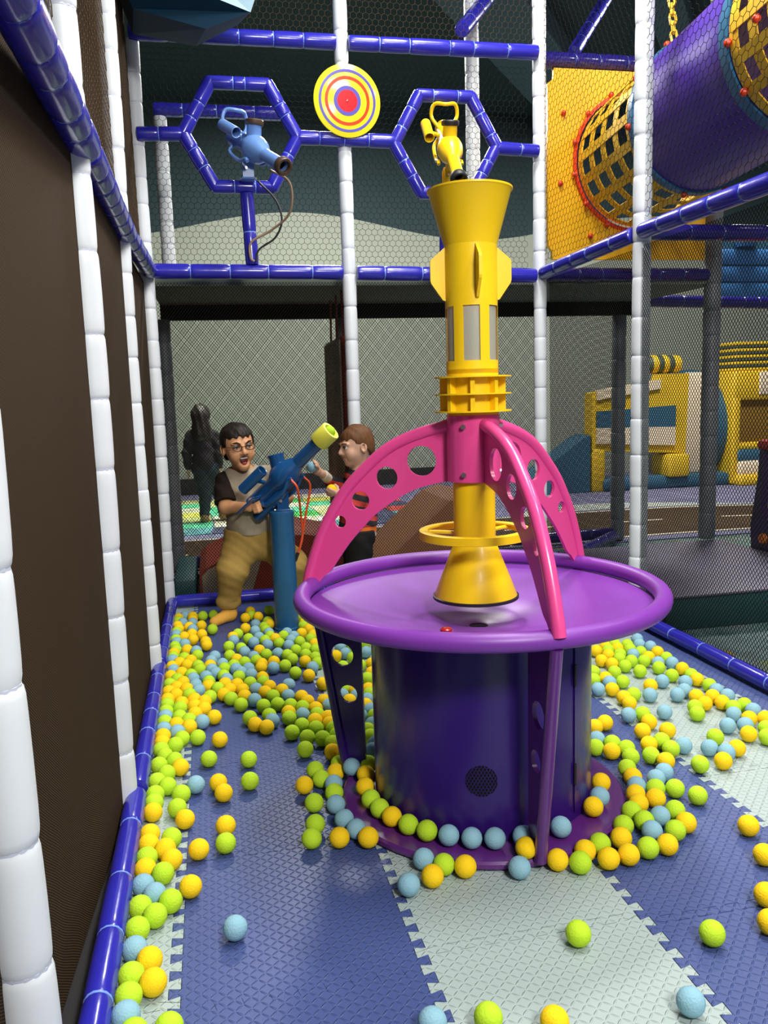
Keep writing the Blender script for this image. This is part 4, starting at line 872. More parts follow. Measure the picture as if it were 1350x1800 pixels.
def one_ball(p, c, label):
    o = bpy.data.objects.new('foam_ball', BM[c]); COL.objects.link(o); o.location = p; return tag(o, label, 'ball', 'loose foam balls')
mz = T1 @ Vector((0, 0, .356)); one_ball(mz, 'G', 'green foam ball sitting in the yellow muzzle of the dark blue cannon')
one_ball((2.16, 3.11, .014), 'D', 'dull yellow foam ball outside the pit beyond the right floor rail')
# ---------------------------------------------------------------- people: one continuous skin each, grown from a distance field
class SDF:
    def __init__(s, lo, hi, h):
        s.lo = np.array(lo, float); s.h = h; n = np.ceil((np.array(hi)-s.lo)/h).astype(int)+1; s.n = n
        s.ax = [(s.lo[i]+h*np.arange(n[i])).astype(np.float32) for i in range(3)]; s.F = np.full(n, .2, np.float32)
    def _sl(s, lo, hi, pad):
        a = np.clip(np.floor((np.array(lo)-pad-s.lo)/s.h).astype(int), 0, s.n); b = np.clip(np.ceil((np.array(hi)+pad-s.lo)/s.h).astype(int)+1, 0, s.n)
        sl = tuple(slice(a[i], b[i]) for i in range(3)); X = [s.ax[i][sl[i]] for i in range(3)]
        return sl, X[0][:, None, None], X[1][None, :, None], X[2][None, None, :]
    def _put(s, sl, d, k, op):
        if d.size == 0: return
        A = s.F[sl]
        if op == 'u':
            hh = np.maximum(k-np.abs(A-d), 0)/k; s.F[sl] = np.minimum(A, d)-hh*hh*k*.25
        elif op == 's':
            hh = np.maximum(k-np.abs(A+d), 0)/k; s.F[sl] = np.maximum(A, -d)+hh*hh*k*.25
        else: s.F[sl] = np.maximum(A, d)
    def cone(s, a, b, ra, rb, k=.02, op='u'):
        a, b = np.array(a, float), np.array(b, float); m = max(ra, rb); sl, x, y, z = s._sl(np.minimum(a, b)-m, np.maximum(a, b)+m, k+4*s.h)
        ba = b-a; L = max(ba.dot(ba), 1e-9); t = np.clip(((x-a[0])*ba[0]+(y-a[1])*ba[1]+(z-a[2])*ba[2])/L, 0, 1)
        d = np.sqrt((x-a[0]-t*ba[0])**2+(y-a[1]-t*ba[1])**2+(z-a[2]-t*ba[2])**2)-(ra+t*(rb-ra)); s._put(sl, d, k, op); return s
    def chain(s, pts, rs, k=.02):
        for i in range(len(pts)-1): s.cone(pts[i], pts[i+1], rs[i], rs[i+1], k)
        return s
    def ell(s, c, r, A=None, k=.02, op='u'):
        """ellipsoid, radii r along the rows of A"""
        c, r = np.array(c, float), np.array(r, float); A = np.eye(3) if A is None else np.array(A, float); m = r.max()
        sl, x, y, z = s._sl(c-m, c+m, k+4*s.h); p = [A[i][0]*(x-c[0])+A[i][1]*(y-c[1])+A[i][2]*(z-c[2]) for i in range(3)]
        k0 = np.sqrt(sum((p[i]/r[i])**2 for i in range(3))); k1 = np.sqrt(sum((p[i]/r[i]**2)**2 for i in range(3)))+1e-6
        s._put(sl, k0*(k0-1)/k1, k, op); return s
    def half(s, p, n):
        """keep the side of the plane where n points away from"""
        n = np.array(n, float); n /= np.linalg.norm(n); x, y, z = s.ax[0][:, None, None], s.ax[1][None, :, None], s.ax[2][None, None, :]
        s.F = np.maximum(s.F, (x-p[0])*n[0]+(y-p[1])*n[1]+(z-p[2])*n[2]).astype(np.float32); return s
    def ripple(s, amp, fx, fy, fz, ph=0):
        x, y, z = s.ax[0][:, None, None], s.ax[1][None, :, None], s.ax[2][None, None, :]
        s.F += (amp*np.sin(fx*x+fy*y+fz*z+1.3*np.sin(19*x+7*z+ph)+.8*np.sin(23*y-11*z))).astype(np.float32); return s
    def minus(s, o):
        s.F = np.maximum(s.F, -o.F); return s
    def mesh(s):
        F = s.F; I = F < 0; n = s.n
        c = [F[i:n[0]-1+i, j:n[1]-1+j, k:n[2]-1+k] for i in (0, 1) for j in (0, 1) for k in (0, 1)]
        cnt = sum((q < 0).astype(np.int8) for q in c); act = (cnt > 0) & (cnt < 8); ids = np.argwhere(act); idx = np.full(act.shape, -1, np.int32); idx[act] = np.arange(len(ids))
        corner = np.array([(i, j, k) for i in (0, 1) for j in (0, 1) for k in (0, 1)]); vals = np.stack([q[act] for q in c], 1)
        acc = np.zeros((len(ids), 3)); w_ = np.zeros(len(ids))
        for a in range(8):
            for b in range(a+1, 8):
                if np.abs(corner[a]-corner[b]).sum() != 1: continue
                va, vb = vals[:, a], vals[:, b]; m = (va < 0) != (vb < 0); t = np.where(m, va/(va-vb+1e-12), 0)
                acc += np.where(m[:, None], corner[a]+t[:, None]*(corner[b]-corner[a]), 0); w_ += m
        V = s.lo+s.h*(ids+acc/np.maximum(w_, 1)[:, None]); Q = []
        for ax in range(3):
            o1, o2 = [(1, 2), (2, 0), (0, 1)][ax]
            lo = [slice(1, n[i]-1) for i in range(3)]; hi = list(lo); lo[ax] = slice(0, n[ax]-1); hi[ax] = slice(1, n[ax])
            A, B = I[tuple(lo)], I[tuple(hi)]; e = np.argwhere(A != B); off = np.array([1, 1, 1]); off[ax] = 0; g = e+off
            fl = A[tuple(e.T)]
            def at(d1, d2):
                q = g.copy(); q[:, o1] -= d1; q[:, o2] -= d2; return idx[tuple(q.T)]
            q = np.stack([at(1, 1), at(0, 1), at(0, 0), at(1, 0)], 1); q[~fl] = q[~fl][:, ::-1]; Q.append(q)
        return V, np.concatenate(Q)
    def build(s, name, m, parent, smooth_it=1):
        V, Q = s.mesh()
        for _ in range(smooth_it):      # light relaxation
            acc = np.zeros_like(V); w_ = np.zeros(len(V))
            for i in range(4):
                np.add.at(acc, Q[:, i], V[Q[:, (i+1) % 4]]+V[Q[:, i-1]]); np.add.at(w_, Q[:, i], 2)
            V = V*.5+.5*acc/np.maximum(w_, 1)[:, None]
        V = V-np.array(parent.location)
        me = bpy.data.meshes.new(name); me.vertices.add(len(V)); me.vertices.foreach_set('co', V.ravel()); me.loops.add(Q.size); me.loops.foreach_set('vertex_index', Q.ravel().astype(np.int32))
        me.polygons.add(len(Q)); me.polygons.foreach_set('loop_start', np.arange(len(Q), dtype=np.int32)*4); me.polygons.foreach_set('use_smooth', np.ones(len(Q), bool))
        me.update(calc_edges=True); me.materials.append(m); o = bpy.data.objects.new(name, me); COL.objects.link(o); o.parent = parent; return o
def unit(v): v = np.array(v, float); return v/np.linalg.norm(v)
class Head:
    def __init__(s, c, f, up, sc=1.0):
        s.c = np.array(c, float); s.f = unit(f); s.r = unit(np.cross(s.f, unit(up))); s.u = np.cross(s.r, s.f); s.k = sc; s.A = np.array([s.r, s.f, s.u])
    def p(s, r, f, u): return s.c+s.k*(r*s.r+f*s.f+u*s.u)
    def skin(s, S_, mouth='closed'):
        k = s.k; E = lambda c, r, kk=.02, op='u': S_.ell(s.p(*c), np.array(r)*k, s.A, kk, op)
        E((0, -.008, .022), (.073, .088, .086)); E((0, .022, -.035), (.058, .062, .070), .03); E((0, .052, -.088), (.022, .022, .018), .025)
        for q in (-1, 1):
            E((.036*q, .052, -.036), (.026, .026, .030), .02); E((.076*q, -.012, -.008), (.011, .020, .031), .006); E((.080*q, -.008, -.006), (.006, .010, .017), .006, 's')
            E((.031*q, .087, .002), (.019, .013, .012), .010, 's'); S_.cone(s.p(.016*q, .080, .021), s.p(.048*q, .070, .021), .008*k, .006*k, .012)
            E((.012*q, .086, -.031), (.008, .010, .008), .008)
        S_.cone(s.p(0, .080, .008), s.p(0, .099, -.026), .0075*k, .011*k, .010)
        if mouth == 'closed':
            S_.cone(s.p(-.017, .078, -.058), s.p(.017, .078, -.058), .0055*k, .0055*k, .006); S_.cone(s.p(-.014, .077, -.067), s.p(.014, .077, -.067), .006*k, .006*k, .006)
            E((0, .088, -.0625), (.020, .008, .0018), .003, 's')
        else:
            E((0, .050, -.098), (.024, .024, .022), .02); E((0, .083, -.066), (.027, .028, .024), .006, 's')
    def eyes(s, root, iris, squint=1.0):
        for q in (-1, 1):
            T = Matrix(((*s.r,), (*s.f,), (*s.u,))).transposed().to_4x4(); T.translation = Vector(s.p(.031*q, .0735, .002))
            o = MB().sphere((0, 0, 0), .0110*s.k, 14, 10, T=T).build('eye', M['eye_white'], root, smooth=180)
            MB().sphere((0, .0075*s.k, -.001), .0056*s.k, 10, 8, T=T).build('iris', iris, o, smooth=180)
            MB().tube([T @ Vector((x*s.k, .0105*s.k-abs(x)*.15*s.k, (.0066*squint-6*x*x)*s.k)) for x in (-.014, -.007, 0, .007, .014)], .0042*s.k, 6).build('eyelid', M['lid'], root)
def finger_grip(S_, c, R, wrist, side, fr, n=4, thumb=True):
    """hand closed round a ball: palm on the wrist side, four fingers and a thumb over it"""
    c = np.array(c); a = unit(np.array(wrist)-c); side = unit(np.array(side)-a*np.dot(side, a)); up = np.cross(a, side); q = R+fr*.75
    S_.ell(c+a*(R+.012), (.013, .024, .024), [a, side, up], .012); S_.cone(c+a*(R+.014), wrist, .019, .0165, .014)
    for i in range(n):
        ph = (i-(n-1)/2)*.42; d = up*math.cos(ph)+side*math.sin(ph); pts = [c+q*(a*math.cos(t)+d*math.sin(t)) for t in np.radians([28, 58, 88, 112 if i in (1, 2) else 102])]
        S_.chain(pts, [fr*1.1, fr, fr*.95, fr*.8], .004)
    if thumb:
        d = -up*math.cos(.5)+side*math.sin(.5); pts = [c+q*(a*math.cos(t)+d*math.sin(t)) for t in np.radians([25, 60, 92])]; S_.chain(pts, [fr*1.25, fr*1.15, fr*.95], .004)
M['skin1'] = mat('skin_tan', (.54, .265, .13), .5, spec=.35); M['skin2'] = mat('skin_fair', (.62, .36, .25), .5, spec=.35)
M['eye_white'] = mat('eye_white', (.7, .7, .68), .25); M['iris_dark'] = mat('iris_dark', (.02, .012, .008), .2); M['iris_grey'] = mat('iris_grey', (.06, .07, .08), .2); M['lid'] = mat('lashes', (.05, .025, .015), .6)
M['hair1'] = mat('hair_black', (.014, .009, .007), .55, spec=.25, bump=(60, .6, (1, 1, .3))); M['hair2'] = mat('hair_brown', (.125, .052, .020), .55, spec=.25, bump=(60, .6, (1, 1, .3))); M['hair3'] = mat('hair_dark_brown', (.02, .014, .011), .5, bump=(60, .6, (1, 1, .2)))
M['mouth'] = mat('mouth_inside', (.10, .008, .008), .5); M['tongue'] = mat('tongue', (.38, .06, .06), .45)
M['shirt_grey'] = mat('shirt_grey', (.33, .275, .20), .85, bump=(40, .25), vary=(14, .18)); M['shirt_dark'] = mat('shirt_sleeve', (.020, .013, .010), .85, bump=(40, .25))
M['khaki'] = mat('khaki', (.42, .27, .075), .85, bump=(35, .3)); M['sock'] = mat('sock_orange', (.80, .42, .07), .85, bump=(120, .3)); M['black_pants'] = mat('black_trousers', (.014, .013, .013), .8, bump=(35, .3))
M['cream_cloth'] = mat('cream_cloth', (.55, .50, .40), .85); M['orange_cloth'] = mat('orange_cloth', (.75, .16, .03), .8); M['jacket'] = mat('jacket_charcoal', (.035, .033, .036), .8, bump=(30, .3)); M['jeans'] = mat('jeans', (.035, .05, .06), .85, bump=(40, .3)); M['shoe'] = mat('shoe_tan', (.25, .15, .06), .6)
stripe, t_, b_ = nt('sweater_stripes'); tc = t_.nodes.new('ShaderNodeTexCoord'); sp = t_.nodes.new('ShaderNodeSeparateXYZ'); t_.links.new(tc.outputs['Object'], sp.inputs[0])
nz = t_.nodes.new('ShaderNodeTexNoise'); nz.inputs['Scale'].default_value = 9; t_.links.new(tc.outputs['Object'], nz.inputs['Vector'])
sv = math_(t_, 'SINE', math_(t_, 'MULTIPLY', math_(t_, 'MULTIPLY_ADD', sp.outputs[0], .35, math_(t_, 'MULTIPLY_ADD', nz.outputs[0], .02, sp.outputs[2])), 2*PI/.062))
mx = t_.nodes.new('ShaderNodeMix'); mx.data_type = 'RGBA'; mx.inputs['A'].default_value = (.016, .012, .018, 1); mx.inputs['B'].default_value = (.46, .035, .025, 1)
t_.links.new(math_(t_, 'GREATER_THAN', sv, .1), mx.inputs['Factor']); t_.links.new(mx.outputs['Result'], b_.inputs['Base Color']); b_.inputs['Roughness'].default_value = .9; M['stripes'] = stripe

# ---- the shouting boy
p1 = thing('person', 'shouting boy in glasses, grey shirt and khaki trousers, gripping the blue cannon', 'person', (.15, 4.43, 0))
H1 = Head((.140, 4.355, .957), (.26, -.96, -.02), (-.10, 0, 1), 1.06)
nk, shR, shL, hip = (.158, 4.43, .815), (.070, 4.41, .765), (.295, 4.45, .790), (.195, 4.45, .490)
elR, haR, elL, haL = (.060, 4.335, .645), (.185, 4.225, .655), (.385, 4.44, .665), (.330, 4.335, .655)
S1 = SDF((-.12, 4.10, -.01), (.56, 4.66, 1.10), .0042)
H1.skin(S1, 'open'); S1.cone(H1.p(0, -.02, -.06), nk, .040, .047, .03)
S1.cone((.165, 4.43, .76), (.19, 4.45, .50), .085, .095, .05).cone(shR, shL, .045, .045, .04)
S1.chain([shR, elR], [.044, .036], .02).cone(elR, (.155, 4.25, .652), .036, .024, .015)
S1.chain([shL, elL], [.044, .036], .02).cone(elL, haL, .035, .024, .015)
S1.cone((.14, 4.445, .47), (.074, 4.40, .289), .07, .05, .03).cone((.074, 4.40, .289), (.047, 4.47, .075), .048, .032, .02)
S1.cone((.26, 4.455, .47), (.395, 4.42, .308), .07, .05, .03).cone((.395, 4.42, .308), (.453, 4.55, .075), .048, .032, .02)
for a, b in (((.050, 4.48, .035), (-.030, 4.40, .022)), ((.455, 4.56, .035), (.50, 4.46, .022))): S1.cone(a, b, .032, .022, .02)
# right hand: palm under the guard plate, fingers wrapped up and over its edge, thumb along the near face
hx = unit(np.array(haR)-np.array((.155, 4.25, .652)))
S1.ell((.178, 4.228, .652), (.026, .013, .024), None, .012)
for i in range(4):
    b = np.array((.190+.004*i, 4.222-.004*i, .668-.0135*i)); S1.chain([b, b+(.020, -.012, .004), b+(.034, .002, .010), b+(.030, .014, .012)], [.0085, .0080, .0075, .0065], .004)
S1.chain([(.172, 4.222, .668), (.182, 4.215, .690), (.200, 4.212, .700)], [.010, .009, .0075], .006)
S1.ell(haL, (.024, .020, .022), None, .012)
for i in range(4):
    b = np.array((.322, 4.318-.002*i, .672-.013*i)); S1.chain([b, b+(-.016, -.014, .004), b+(-.030, -.006, .006), b+(-.028, .006, .004)], [.0085, .0080, .0075, .0065], .004)
S1.chain([(.330, 4.322, .675), (.318, 4.308, .690), (.302, 4.304, .695)], [.010, .009, .0075], .006)
S1.build('body', M['skin1'], p1)
H1.eyes(p1, M['iris_dark'], .65)
o = MB().sphere((0, 0, 0), (.024, .012, .020), 14, 8, T=Matrix(((*H1.r,), (*H1.f,), (*H1.u,))).transposed().to_4x4()); o.v = [tuple(np.array(q)+H1.p(0, .059, -.066)) for q in o.v]; o.build('mouth', M['mouth'], p1, smooth=180)
o = MB().sphere((0, 0, 0), (.014, .012, .007), 12, 8, T=Matrix(((*H1.r,), (*H1.f,), (*H1.u,))).transposed().to_4x4()); o.v = [tuple(np.array(q)+H1.p(0, .066, -.078)) for q in o.v]; o.build('tongue', M['tongue'], p1, smooth=180)
MB().tube([H1.p(x, .072-12*x*x, -.0535) for x in (-.016, -.008, 0, .008, .016)], .0035, 6).build('teeth', M['eye_white'], p1)
for q in (-1, 1): MB().tube([H1.p(.014*q, .0925, .018), H1.p(.030*q, .0875, .0265), H1.p(.048*q, .074, .025)], [.003, .0042, .0022], 6).build('eyebrow', M['hair1'], p1)
def hairdo(Hd, m, root, fringe=.045, side=-.015, back=-.07, jag=.006, sc=1.0):
    k = Hd.k; S_ = SDF(Hd.c-.17*k, Hd.c+.17*k, .004)
    S_.ell(Hd.p(0, -.012, .030), np.array((.081, .096, .088))*k*sc, Hd.A); S_.ell(Hd.p(0, -.045, -.02), np.array((.072, .058, .075))*k, Hd.A, .03)
    S_.ripple(.0025*k, 70, 90, 25, 1).ripple(.0015*k, 150, 110, 40, 2)
    x, y, z = [S_.ax[i].reshape([-1 if j == i else 1 for j in range(3)]) for i in range(3)]
    L = [((x-Hd.c[0])*Hd.A[i][0]+(y-Hd.c[1])*Hd.A[i][1]+(z-Hd.c[2])*Hd.A[i][2])/k for i in range(3)]
    lim = np.where(L[1] > .030, fringe+jag*np.sin(L[0]*210)+.5*jag*np.sin(L[0]*97+1), np.where(L[1] > -.012, side+(L[1]+.012)*.35, side+(L[1]+.012)*1.05))
    lim = np.maximum(lim, back)
    S_.F = np.maximum(S_.F, ((lim-L[2])*k*.7)).astype(np.float32)
    return S_.build('hair', m, root)
hairdo(H1, M['hair1'], p1, fringe=.048, side=-.005)
# glasses
def glasses(Hd, root):
    g = MB()
    for q in (-1, 1):
        pts = [Hd.p(.032*q+.0215*math.cos(t)*(1+.06*math.cos(2*t)), .0965-.16*abs(.032+.0215*math.cos(t)*q*q-.032)*0-.10*abs(.0215*math.cos(t)), .001+.0155*math.sin(t)) for t in [2*PI*i/20 for i in range(20)]]
        g.tube(pts, .0019, 6, closed=True); g.tube([Hd.p(.053*q, .093, .006), Hd.p(.074*q, .055, .008), Hd.p(.079*q, -.010, .006)], .0017, 6)
    g.tube([Hd.p(-.011, .0975, .004), Hd.p(0, .1000, .006), Hd.p(.011, .0975, .004)], .0018, 6); return g.build('glasses', M['glass_frame'], root)
M['glass_frame'] = mat('glasses_frame', (.015, .011, .009), .3); glasses(H1, p1)
def cloth(name, lo, hi, m, root, fn, h=.005, ripples=()):
    S_ = SDF(lo, hi, h); fn(S_)
    for r in ripples: S_.ripple(*r)
    return S_, (lambda: S_.build(name, m, root))
S_ = SDF((-.05, 4.25, .40), (.47, 4.62, .86), .005)
S_.cone((.16, 4.43, .755), (.19, 4.445, .56), .110, .126, .05).cone((.19, 4.445, .56), (.195, 4.45, .49), .124, .126, .03).cone((shR[0]+.02, shR[1], shR[2]-.005), (shL[0]-.01, shL[1], shL[2]-.005), .060, .062, .04)
S_.ell((.175, 4.38, .63), (.10, .075, .10), None, .04).ripple(.0035, 20, 10, 55, 0).ripple(.002, 60, 20, 30, 1)
S_.half((.195, 4.45, .487), (0, 0, -1)).half((nk[0], nk[1], nk[2]+.045), (0, 0, 1)).cone((nk[0], nk[1]-.012, nk[2]-.015), (nk[0]-.004, nk[1]-.03, nk[2]+.10), .050, .075, .008, 's'); S_.build('shirt', M['shirt_grey'], p1)
S_ = SDF((-.06, 4.22, .55), (.17, 4.52, .86), .0045); S_.cone((shR[0]+.004, shR[1], shR[2]+.002), (.062, 4.35, .672), .064, .058, .02).ripple(.003, 40, 30, 60, 0).half((.062, 4.35, .665), (0, -.55, -.83)).build('sleeve', M['shirt_dark'], p1)
S_ = SDF((.24, 4.22, .55), (.50, 4.58, .88), .0045); S_.cone((shL[0]+.012, shL[1], shL[2]-.03), (.375, 4.44, .69), .058, .055, .02).ripple(.003, 40, 30, 60, 2).half((.375, 4.44, .68), (.55, 0, -.83)).build('sleeve', M['shirt_dark'], p1)
MB().tube([(nk[0]-.002+.060*math.cos(t), nk[1]-.010+.058*math.sin(t), nk[2]-.006+.014*math.sin(t)) for t in [2*PI*i/24 for i in range(24)]], .0115, 8, closed=True).build('collar', M['shirt_dark'], p1)
S_ = SDF((-.08, 4.28, .03), (.62, 4.72, .56), .005)
S_.cone((.165, 4.45, .50), (.225, 4.455, .50), .108, .108, .04).cone((.195, 4.45, .50), (.195, 4.45, .44), .118, .112, .04)
S_.cone((.135, 4.445, .45), (.078, 4.40, .300), .094, .084, .04).cone((.078, 4.40, .30), (.050, 4.465, .135), .080, .056, .03).cone((.050, 4.465, .135), (.047, 4.47, .085), .060, .044, .015).cone((.030, 4.46, .118), (.065, 4.465, .112), .050, .050, .008)
S_.cone((.26, 4.455, .45), (.395, 4.42, .310), .094, .080, .04).cone((.395, 4.42, .31), (.450, 4.545, .12), .078, .058, .03)
S_.ripple(.0018, 40, 22, 62, 0).ripple(.0011, 85, 40, 120, 1).half((.19, 4.45, .515), (0, 0, 1)).half((.05, 4.47, .075), (0, 0, -1)); S_.build('trousers', M['khaki'], p1)
for a, b in (((.050, 4.475, .040), (-.034, 4.395, .024)), ((.455, 4.555, .040), (.502, 4.455, .024))):
    S_ = SDF(np.minimum(a, b)-np.array((.07, .07, .04)), np.maximum(a, b)+np.array((.07, .07, .07)), .004); a, b = np.array(a), np.array(b)
    S_.cone(a, b, .037, .027, .02).cone(a, a+(0, -.002, .05), .036, .037, .02).half((0, 0, .0005), (0, 0, -1)); S_.build('sock', M['sock'], p1)

# ---- the smaller boy, seen from his left side
p2 = thing('person', 'small boy in red and black striped sweater with a ball in each hand', 'person', (.77, 4.42, 0))
H2 = Head((.768, 4.40, .930), (-.955, -.24, -.10), (0, 0, 1), .98)
S2 = SDF((.44, 4.18, -.01), (.96, 4.68, 1.06), .0042); H2.skin(S2)
n2, sN, sF, e2, w2 = (.792, 4.415, .79), (.800, 4.335, .725), (.785, 4.50, .725), (.655, 4.455, .715), (.563, 4.335, .800)
S2.cone(H2.p(0, -.025, -.06), n2, .036, .042, .03).cone((.79, 4.42, .73), (.765, 4.42, .45), .078, .080, .04).cone(sN, sF, .038, .038, .03)
S2.chain([sF, e2, w2], [.036, .030, .020], .015); eN, wN = (.735, 4.315, .610), (.665, 4.315, .675); S2.chain([sN, eN, wN], [.036, .030, .020], .015)
S2.chain([(.765, 4.38, .42), (.755, 4.375, .23), (.775, 4.375, .05)], [.062, .045, .030], .02).chain([(.765, 4.46, .42), (.745, 4.465, .23), (.765, 4.465, .05)], [.062, .045, .030], .02)
for y in (4.375, 4.465): S2.cone((.77, y, .03), (.69, y-.01, .022), .030, .022, .02)
b1, b2 = (.512, 4.30, .836), (.618, 4.345, .707)
finger_grip(S2, b1, .0278, w2, (.3, 1, .2), .0078); finger_grip(S2, b2, .0278, wN, (.2, -.6, .8), .0078)
S2.build('body', M['skin2'], p2); H2.eyes(p2, M['iris_grey']); hairdo(H2, M['hair2'], p2, fringe=.040, side=.005, back=-.075)
for q in (-1, 1): MB().tube([H2.p(.014*q, .0915, .021), H2.p(.030*q, .086, .027), H2.p(.048*q, .074, .024)], [.0025, .0035, .002], 6).build('eyebrow', M['hair2'], p2)
MB().tube([H2.p(x, .085-10*x*x, -.0575) for x in (-.013, -.006, 0, .006, .013)], .0035, 6).build('lips', mat('lips', (.48, .17, .13), .5), p2)
S_ = SDF((.60, 4.24, .42), (.93, 4.62, .82), .0045)
S_.cone((.79, 4.42, .735), (.768, 4.42, .50), .092, .100, .04).cone(sN, sF, .046, .046, .03).cone((.768, 4.42, .50), (.765, 4.42, .44), .100, .098, .03).ripple(.003, 30, 20, 60, 0)
S_.half((.765, 4.42, .495), (0, 0, -1)).half((n2[0], n2[1], n2[2]+.02), (0, 0, 1)).cone((n2[0], n2[1], n2[2]-.015), (n2[0]-.01, n2[1], n2[2]+.08), .044, .06, .008, 's'); S_.build('sweater', stripe, p2)
MB().lathe([(.098, .462), (.104, .464), (.104, .496), (.098, .498)], 28, T=Matrix.Translation((.766, 4.42, 0)), closed=True).build('orange_band', M['orange_cloth'], p2)
MB().lathe([(.096, .435), (.101, .437), (.101, .461), (.096, .463)], 28, T=Matrix.Translation((.766, 4.42, 0)), closed=True).build('shirt_hem', M['cream_cloth'], p2)
MB().tube([(n2[0]+.046*math.cos(t), n2[1]+.046*math.sin(t), n2[2]-.012+.010*math.cos(t)) for t in [2*PI*i/22 for i in range(22)]], .009, 8, closed=True).build('neckband', M['cream_cloth'], p2)
def sleeve(name, pts, rs, m, root, lo, hi, h=.0042): S_ = SDF(lo, hi, h); S_.chain(pts, rs, .02).ripple(.0025, 50, 40, 50, 1); S_.half(pts[-1], np.array(pts[-1])-np.array(pts[-2])).build(name, m, root)
ec = np.array(e2)*.45+np.array(w2)*.55
sleeve('sleeve', [sF, e2, tuple(ec)], [.048, .042, .032], stripe, p2, (.54, 4.30, .64), (.87, 4.60, .80))
sleeve('cuff', [tuple(ec), tuple(np.array(e2)*.16+np.array(w2)*.84)], [.028, .026], M['cream_cloth'], p2, (.53, 4.28, .70), (.66, 4.46, .84))
sleeve('sleeve', [sN, eN, tuple(np.array(eN)*.3+np.array(wN)*.7)], [.048, .042, .032], stripe, p2, (.61, 4.24, .54), (.88, 4.42, .80))
S_ = SDF((.64, 4.26, .02), (.90, 4.58, .50), .005); S_.cone((.765, 4.385, .46), (.765, 4.455, .46), .088, .088, .03)
for y in (4.378, 4.465): S_.chain([(.765, y, .43), (.752, y, .23), (.772, y, .07)], [.082, .066, .054], .02)
S_.ripple(.003, 20, 20, 60, 0).half((.77, 4.4, .045), (0, 0, -1)).half((.77, 4.4, .475), (0, 0, 1)).build('trousers', M['black_pants'], p2)
for y in (4.375, 4.465): S_ = SDF((.62, y-.07, -.01), (.84, y+.06, .12), .004); S_.cone((.77, y, .036), (.688, y-.01, .024), .035, .027, .02).cone((.77, y, .04), (.772, y, .08), .034, .035, .02).half((0, 0, .0005), (0, 0, -1)).build('sock', M['cream_cloth'], p2)
one_ball(b1, 'B', 'blue foam ball held up in the raised hand of the small boy'); one_ball(b2, 'Y', 'yellow foam ball in the lowered hand of the small boy')

# ---- the girl beyond the netting, walking away
p3 = thing('person', 'girl with long dark hair and dark jacket, seen from behind beyond the netting', 'person', (-.07, 8.35, 0))
S3 = SDF((-.32, 8.05, -.012), (.20, 8.65, 1.19), .0065); H3 = Head((-.076, 8.33, 1.045), (.12, 1, -.15), (0, 0, 1), 1.0); H3.skin(S3); gx = -.075
S3.cone(H3.p(0, -.02, -.06), (gx, 8.31, .90), .038, .042, .03).cone((gx, 8.31, .86), (gx+.01, 8.31, .56), .085, .085, .05).cone((gx-.105, 8.31, .855), (gx+.105, 8.31, .855), .04, .04, .03)
for q, ex, hx_ in ((-1, -.155, -.150), (1, .150, .150)): S3.chain([(gx+.115*q, 8.31, .845), (gx+ex, 8.29, .68), (gx+hx_, 8.34, .53)], [.04, .032, .022], .02).ell((gx+hx_, 8.355, .495), (.016, .022, .034), None, .012); [S3.cone((gx+hx_, 8.345+.010*i, .475), (gx+hx_-.004, 8.348+.011*i, .440-(.006 if i in (1, 2) else 0)), .0075, .0065, .003) for i in range(4)]; S3.cone((gx+hx_, 8.375, .50), (gx+hx_, 8.392, .468), .009, .007, .006)
S3.chain([(gx-.03, 8.31, .54), (gx+.00, 8.32, .30), (gx-.02, 8.30, .06)], [.08, .055, .036], .03).chain([(gx+.06, 8.31, .54), (gx+.12, 8.42, .31), (gx+.16, 8.33, .09)], [.08, .055, .036], .03)
S3.cone((gx-.02, 8.29, .03), (gx-.03, 8.41, .022), .034, .026, .02).cone((gx+.16, 8.32, .06), (gx+.19, 8.42, .03), .034, .026, .02); S3.build('body', M['skin2'], p3)
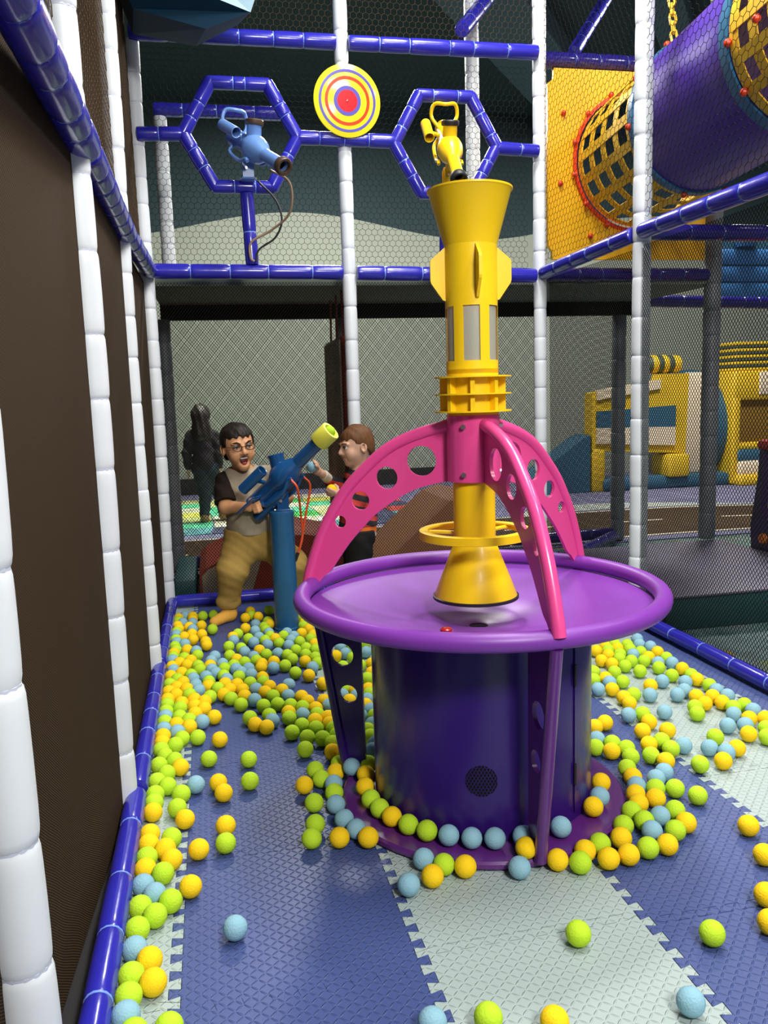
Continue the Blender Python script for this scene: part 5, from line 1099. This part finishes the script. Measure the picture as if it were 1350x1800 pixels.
S_ = SDF((-.26, 8.1, .78), (.10, 8.52, 1.19), .006); S_.ell(H3.p(0, -.015, .03), (.086, .10, .092), H3.A).cone((gx, 8.275, 1.04), (gx-.005, 8.245, .87), .085, .075, .04).cone((gx-.05, 8.26, .93), (gx-.055, 8.25, .85), .045, .035, .03).cone((gx+.05, 8.26, .93), (gx+.05, 8.25, .85), .045, .035, .03).ripple(.004, 90, 30, 10, 0).half((gx, 8.385, 1.0), (0, 1, -.45)); S_.build('hair', M['hair3'], p3)
S_ = SDF((-.32, 8.12, .46), (.20, 8.56, .96), .006); S_.cone((gx, 8.31, .87), (gx+.01, 8.31, .58), .10, .112, .05).cone((gx-.10, 8.31, .855), (gx+.10, 8.31, .855), .054, .054, .03)
for q, ex, hx_ in ((-1, -.155, -.150), (1, .150, .150)): S_.chain([(gx+.115*q, 8.31, .845), (gx+ex, 8.29, .68), (gx+hx_, 8.335, .545)], [.054, .046, .036], .02)
S_.ripple(.004, 30, 20, 50, 0).half((gx, 8.3, .525), (0, 0, -1)).build('jacket', M['jacket'], p3)
S_ = SDF((-.25, 8.15, .03), (.22, 8.6, .62), .006); S_.cone((gx-.025, 8.31, .55), (gx+.045, 8.31, .55), .088, .088, .03).chain([(gx-.03, 8.31, .52), (gx+.00, 8.32, .30), (gx-.02, 8.30, .07)], [.088, .064, .048], .03).chain([(gx+.06, 8.31, .52), (gx+.12, 8.42, .31), (gx+.16, 8.33, .10)], [.088, .064, .048], .03).ripple(.003, 20, 20, 60, 0).half((0, 0, .06), (0, 0, -1)).build('jeans', M['jeans'], p3)
for a, b in (((gx-.02, 8.285, .034), (gx-.03, 8.42, .026)), ((gx+.16, 8.315, .066), (gx+.19, 8.43, .034))): a, b = np.array(a), np.array(b); S_ = SDF(np.minimum(a, b)-.07, np.maximum(a, b)+.08, .005); S_.cone(a, b, .042, .032, .02).cone(a, a+(0, 0, .03), .040, .038, .02).half((0, 0, .003), (0, 0, -1)).build('shoe', M['shoe'], p3)
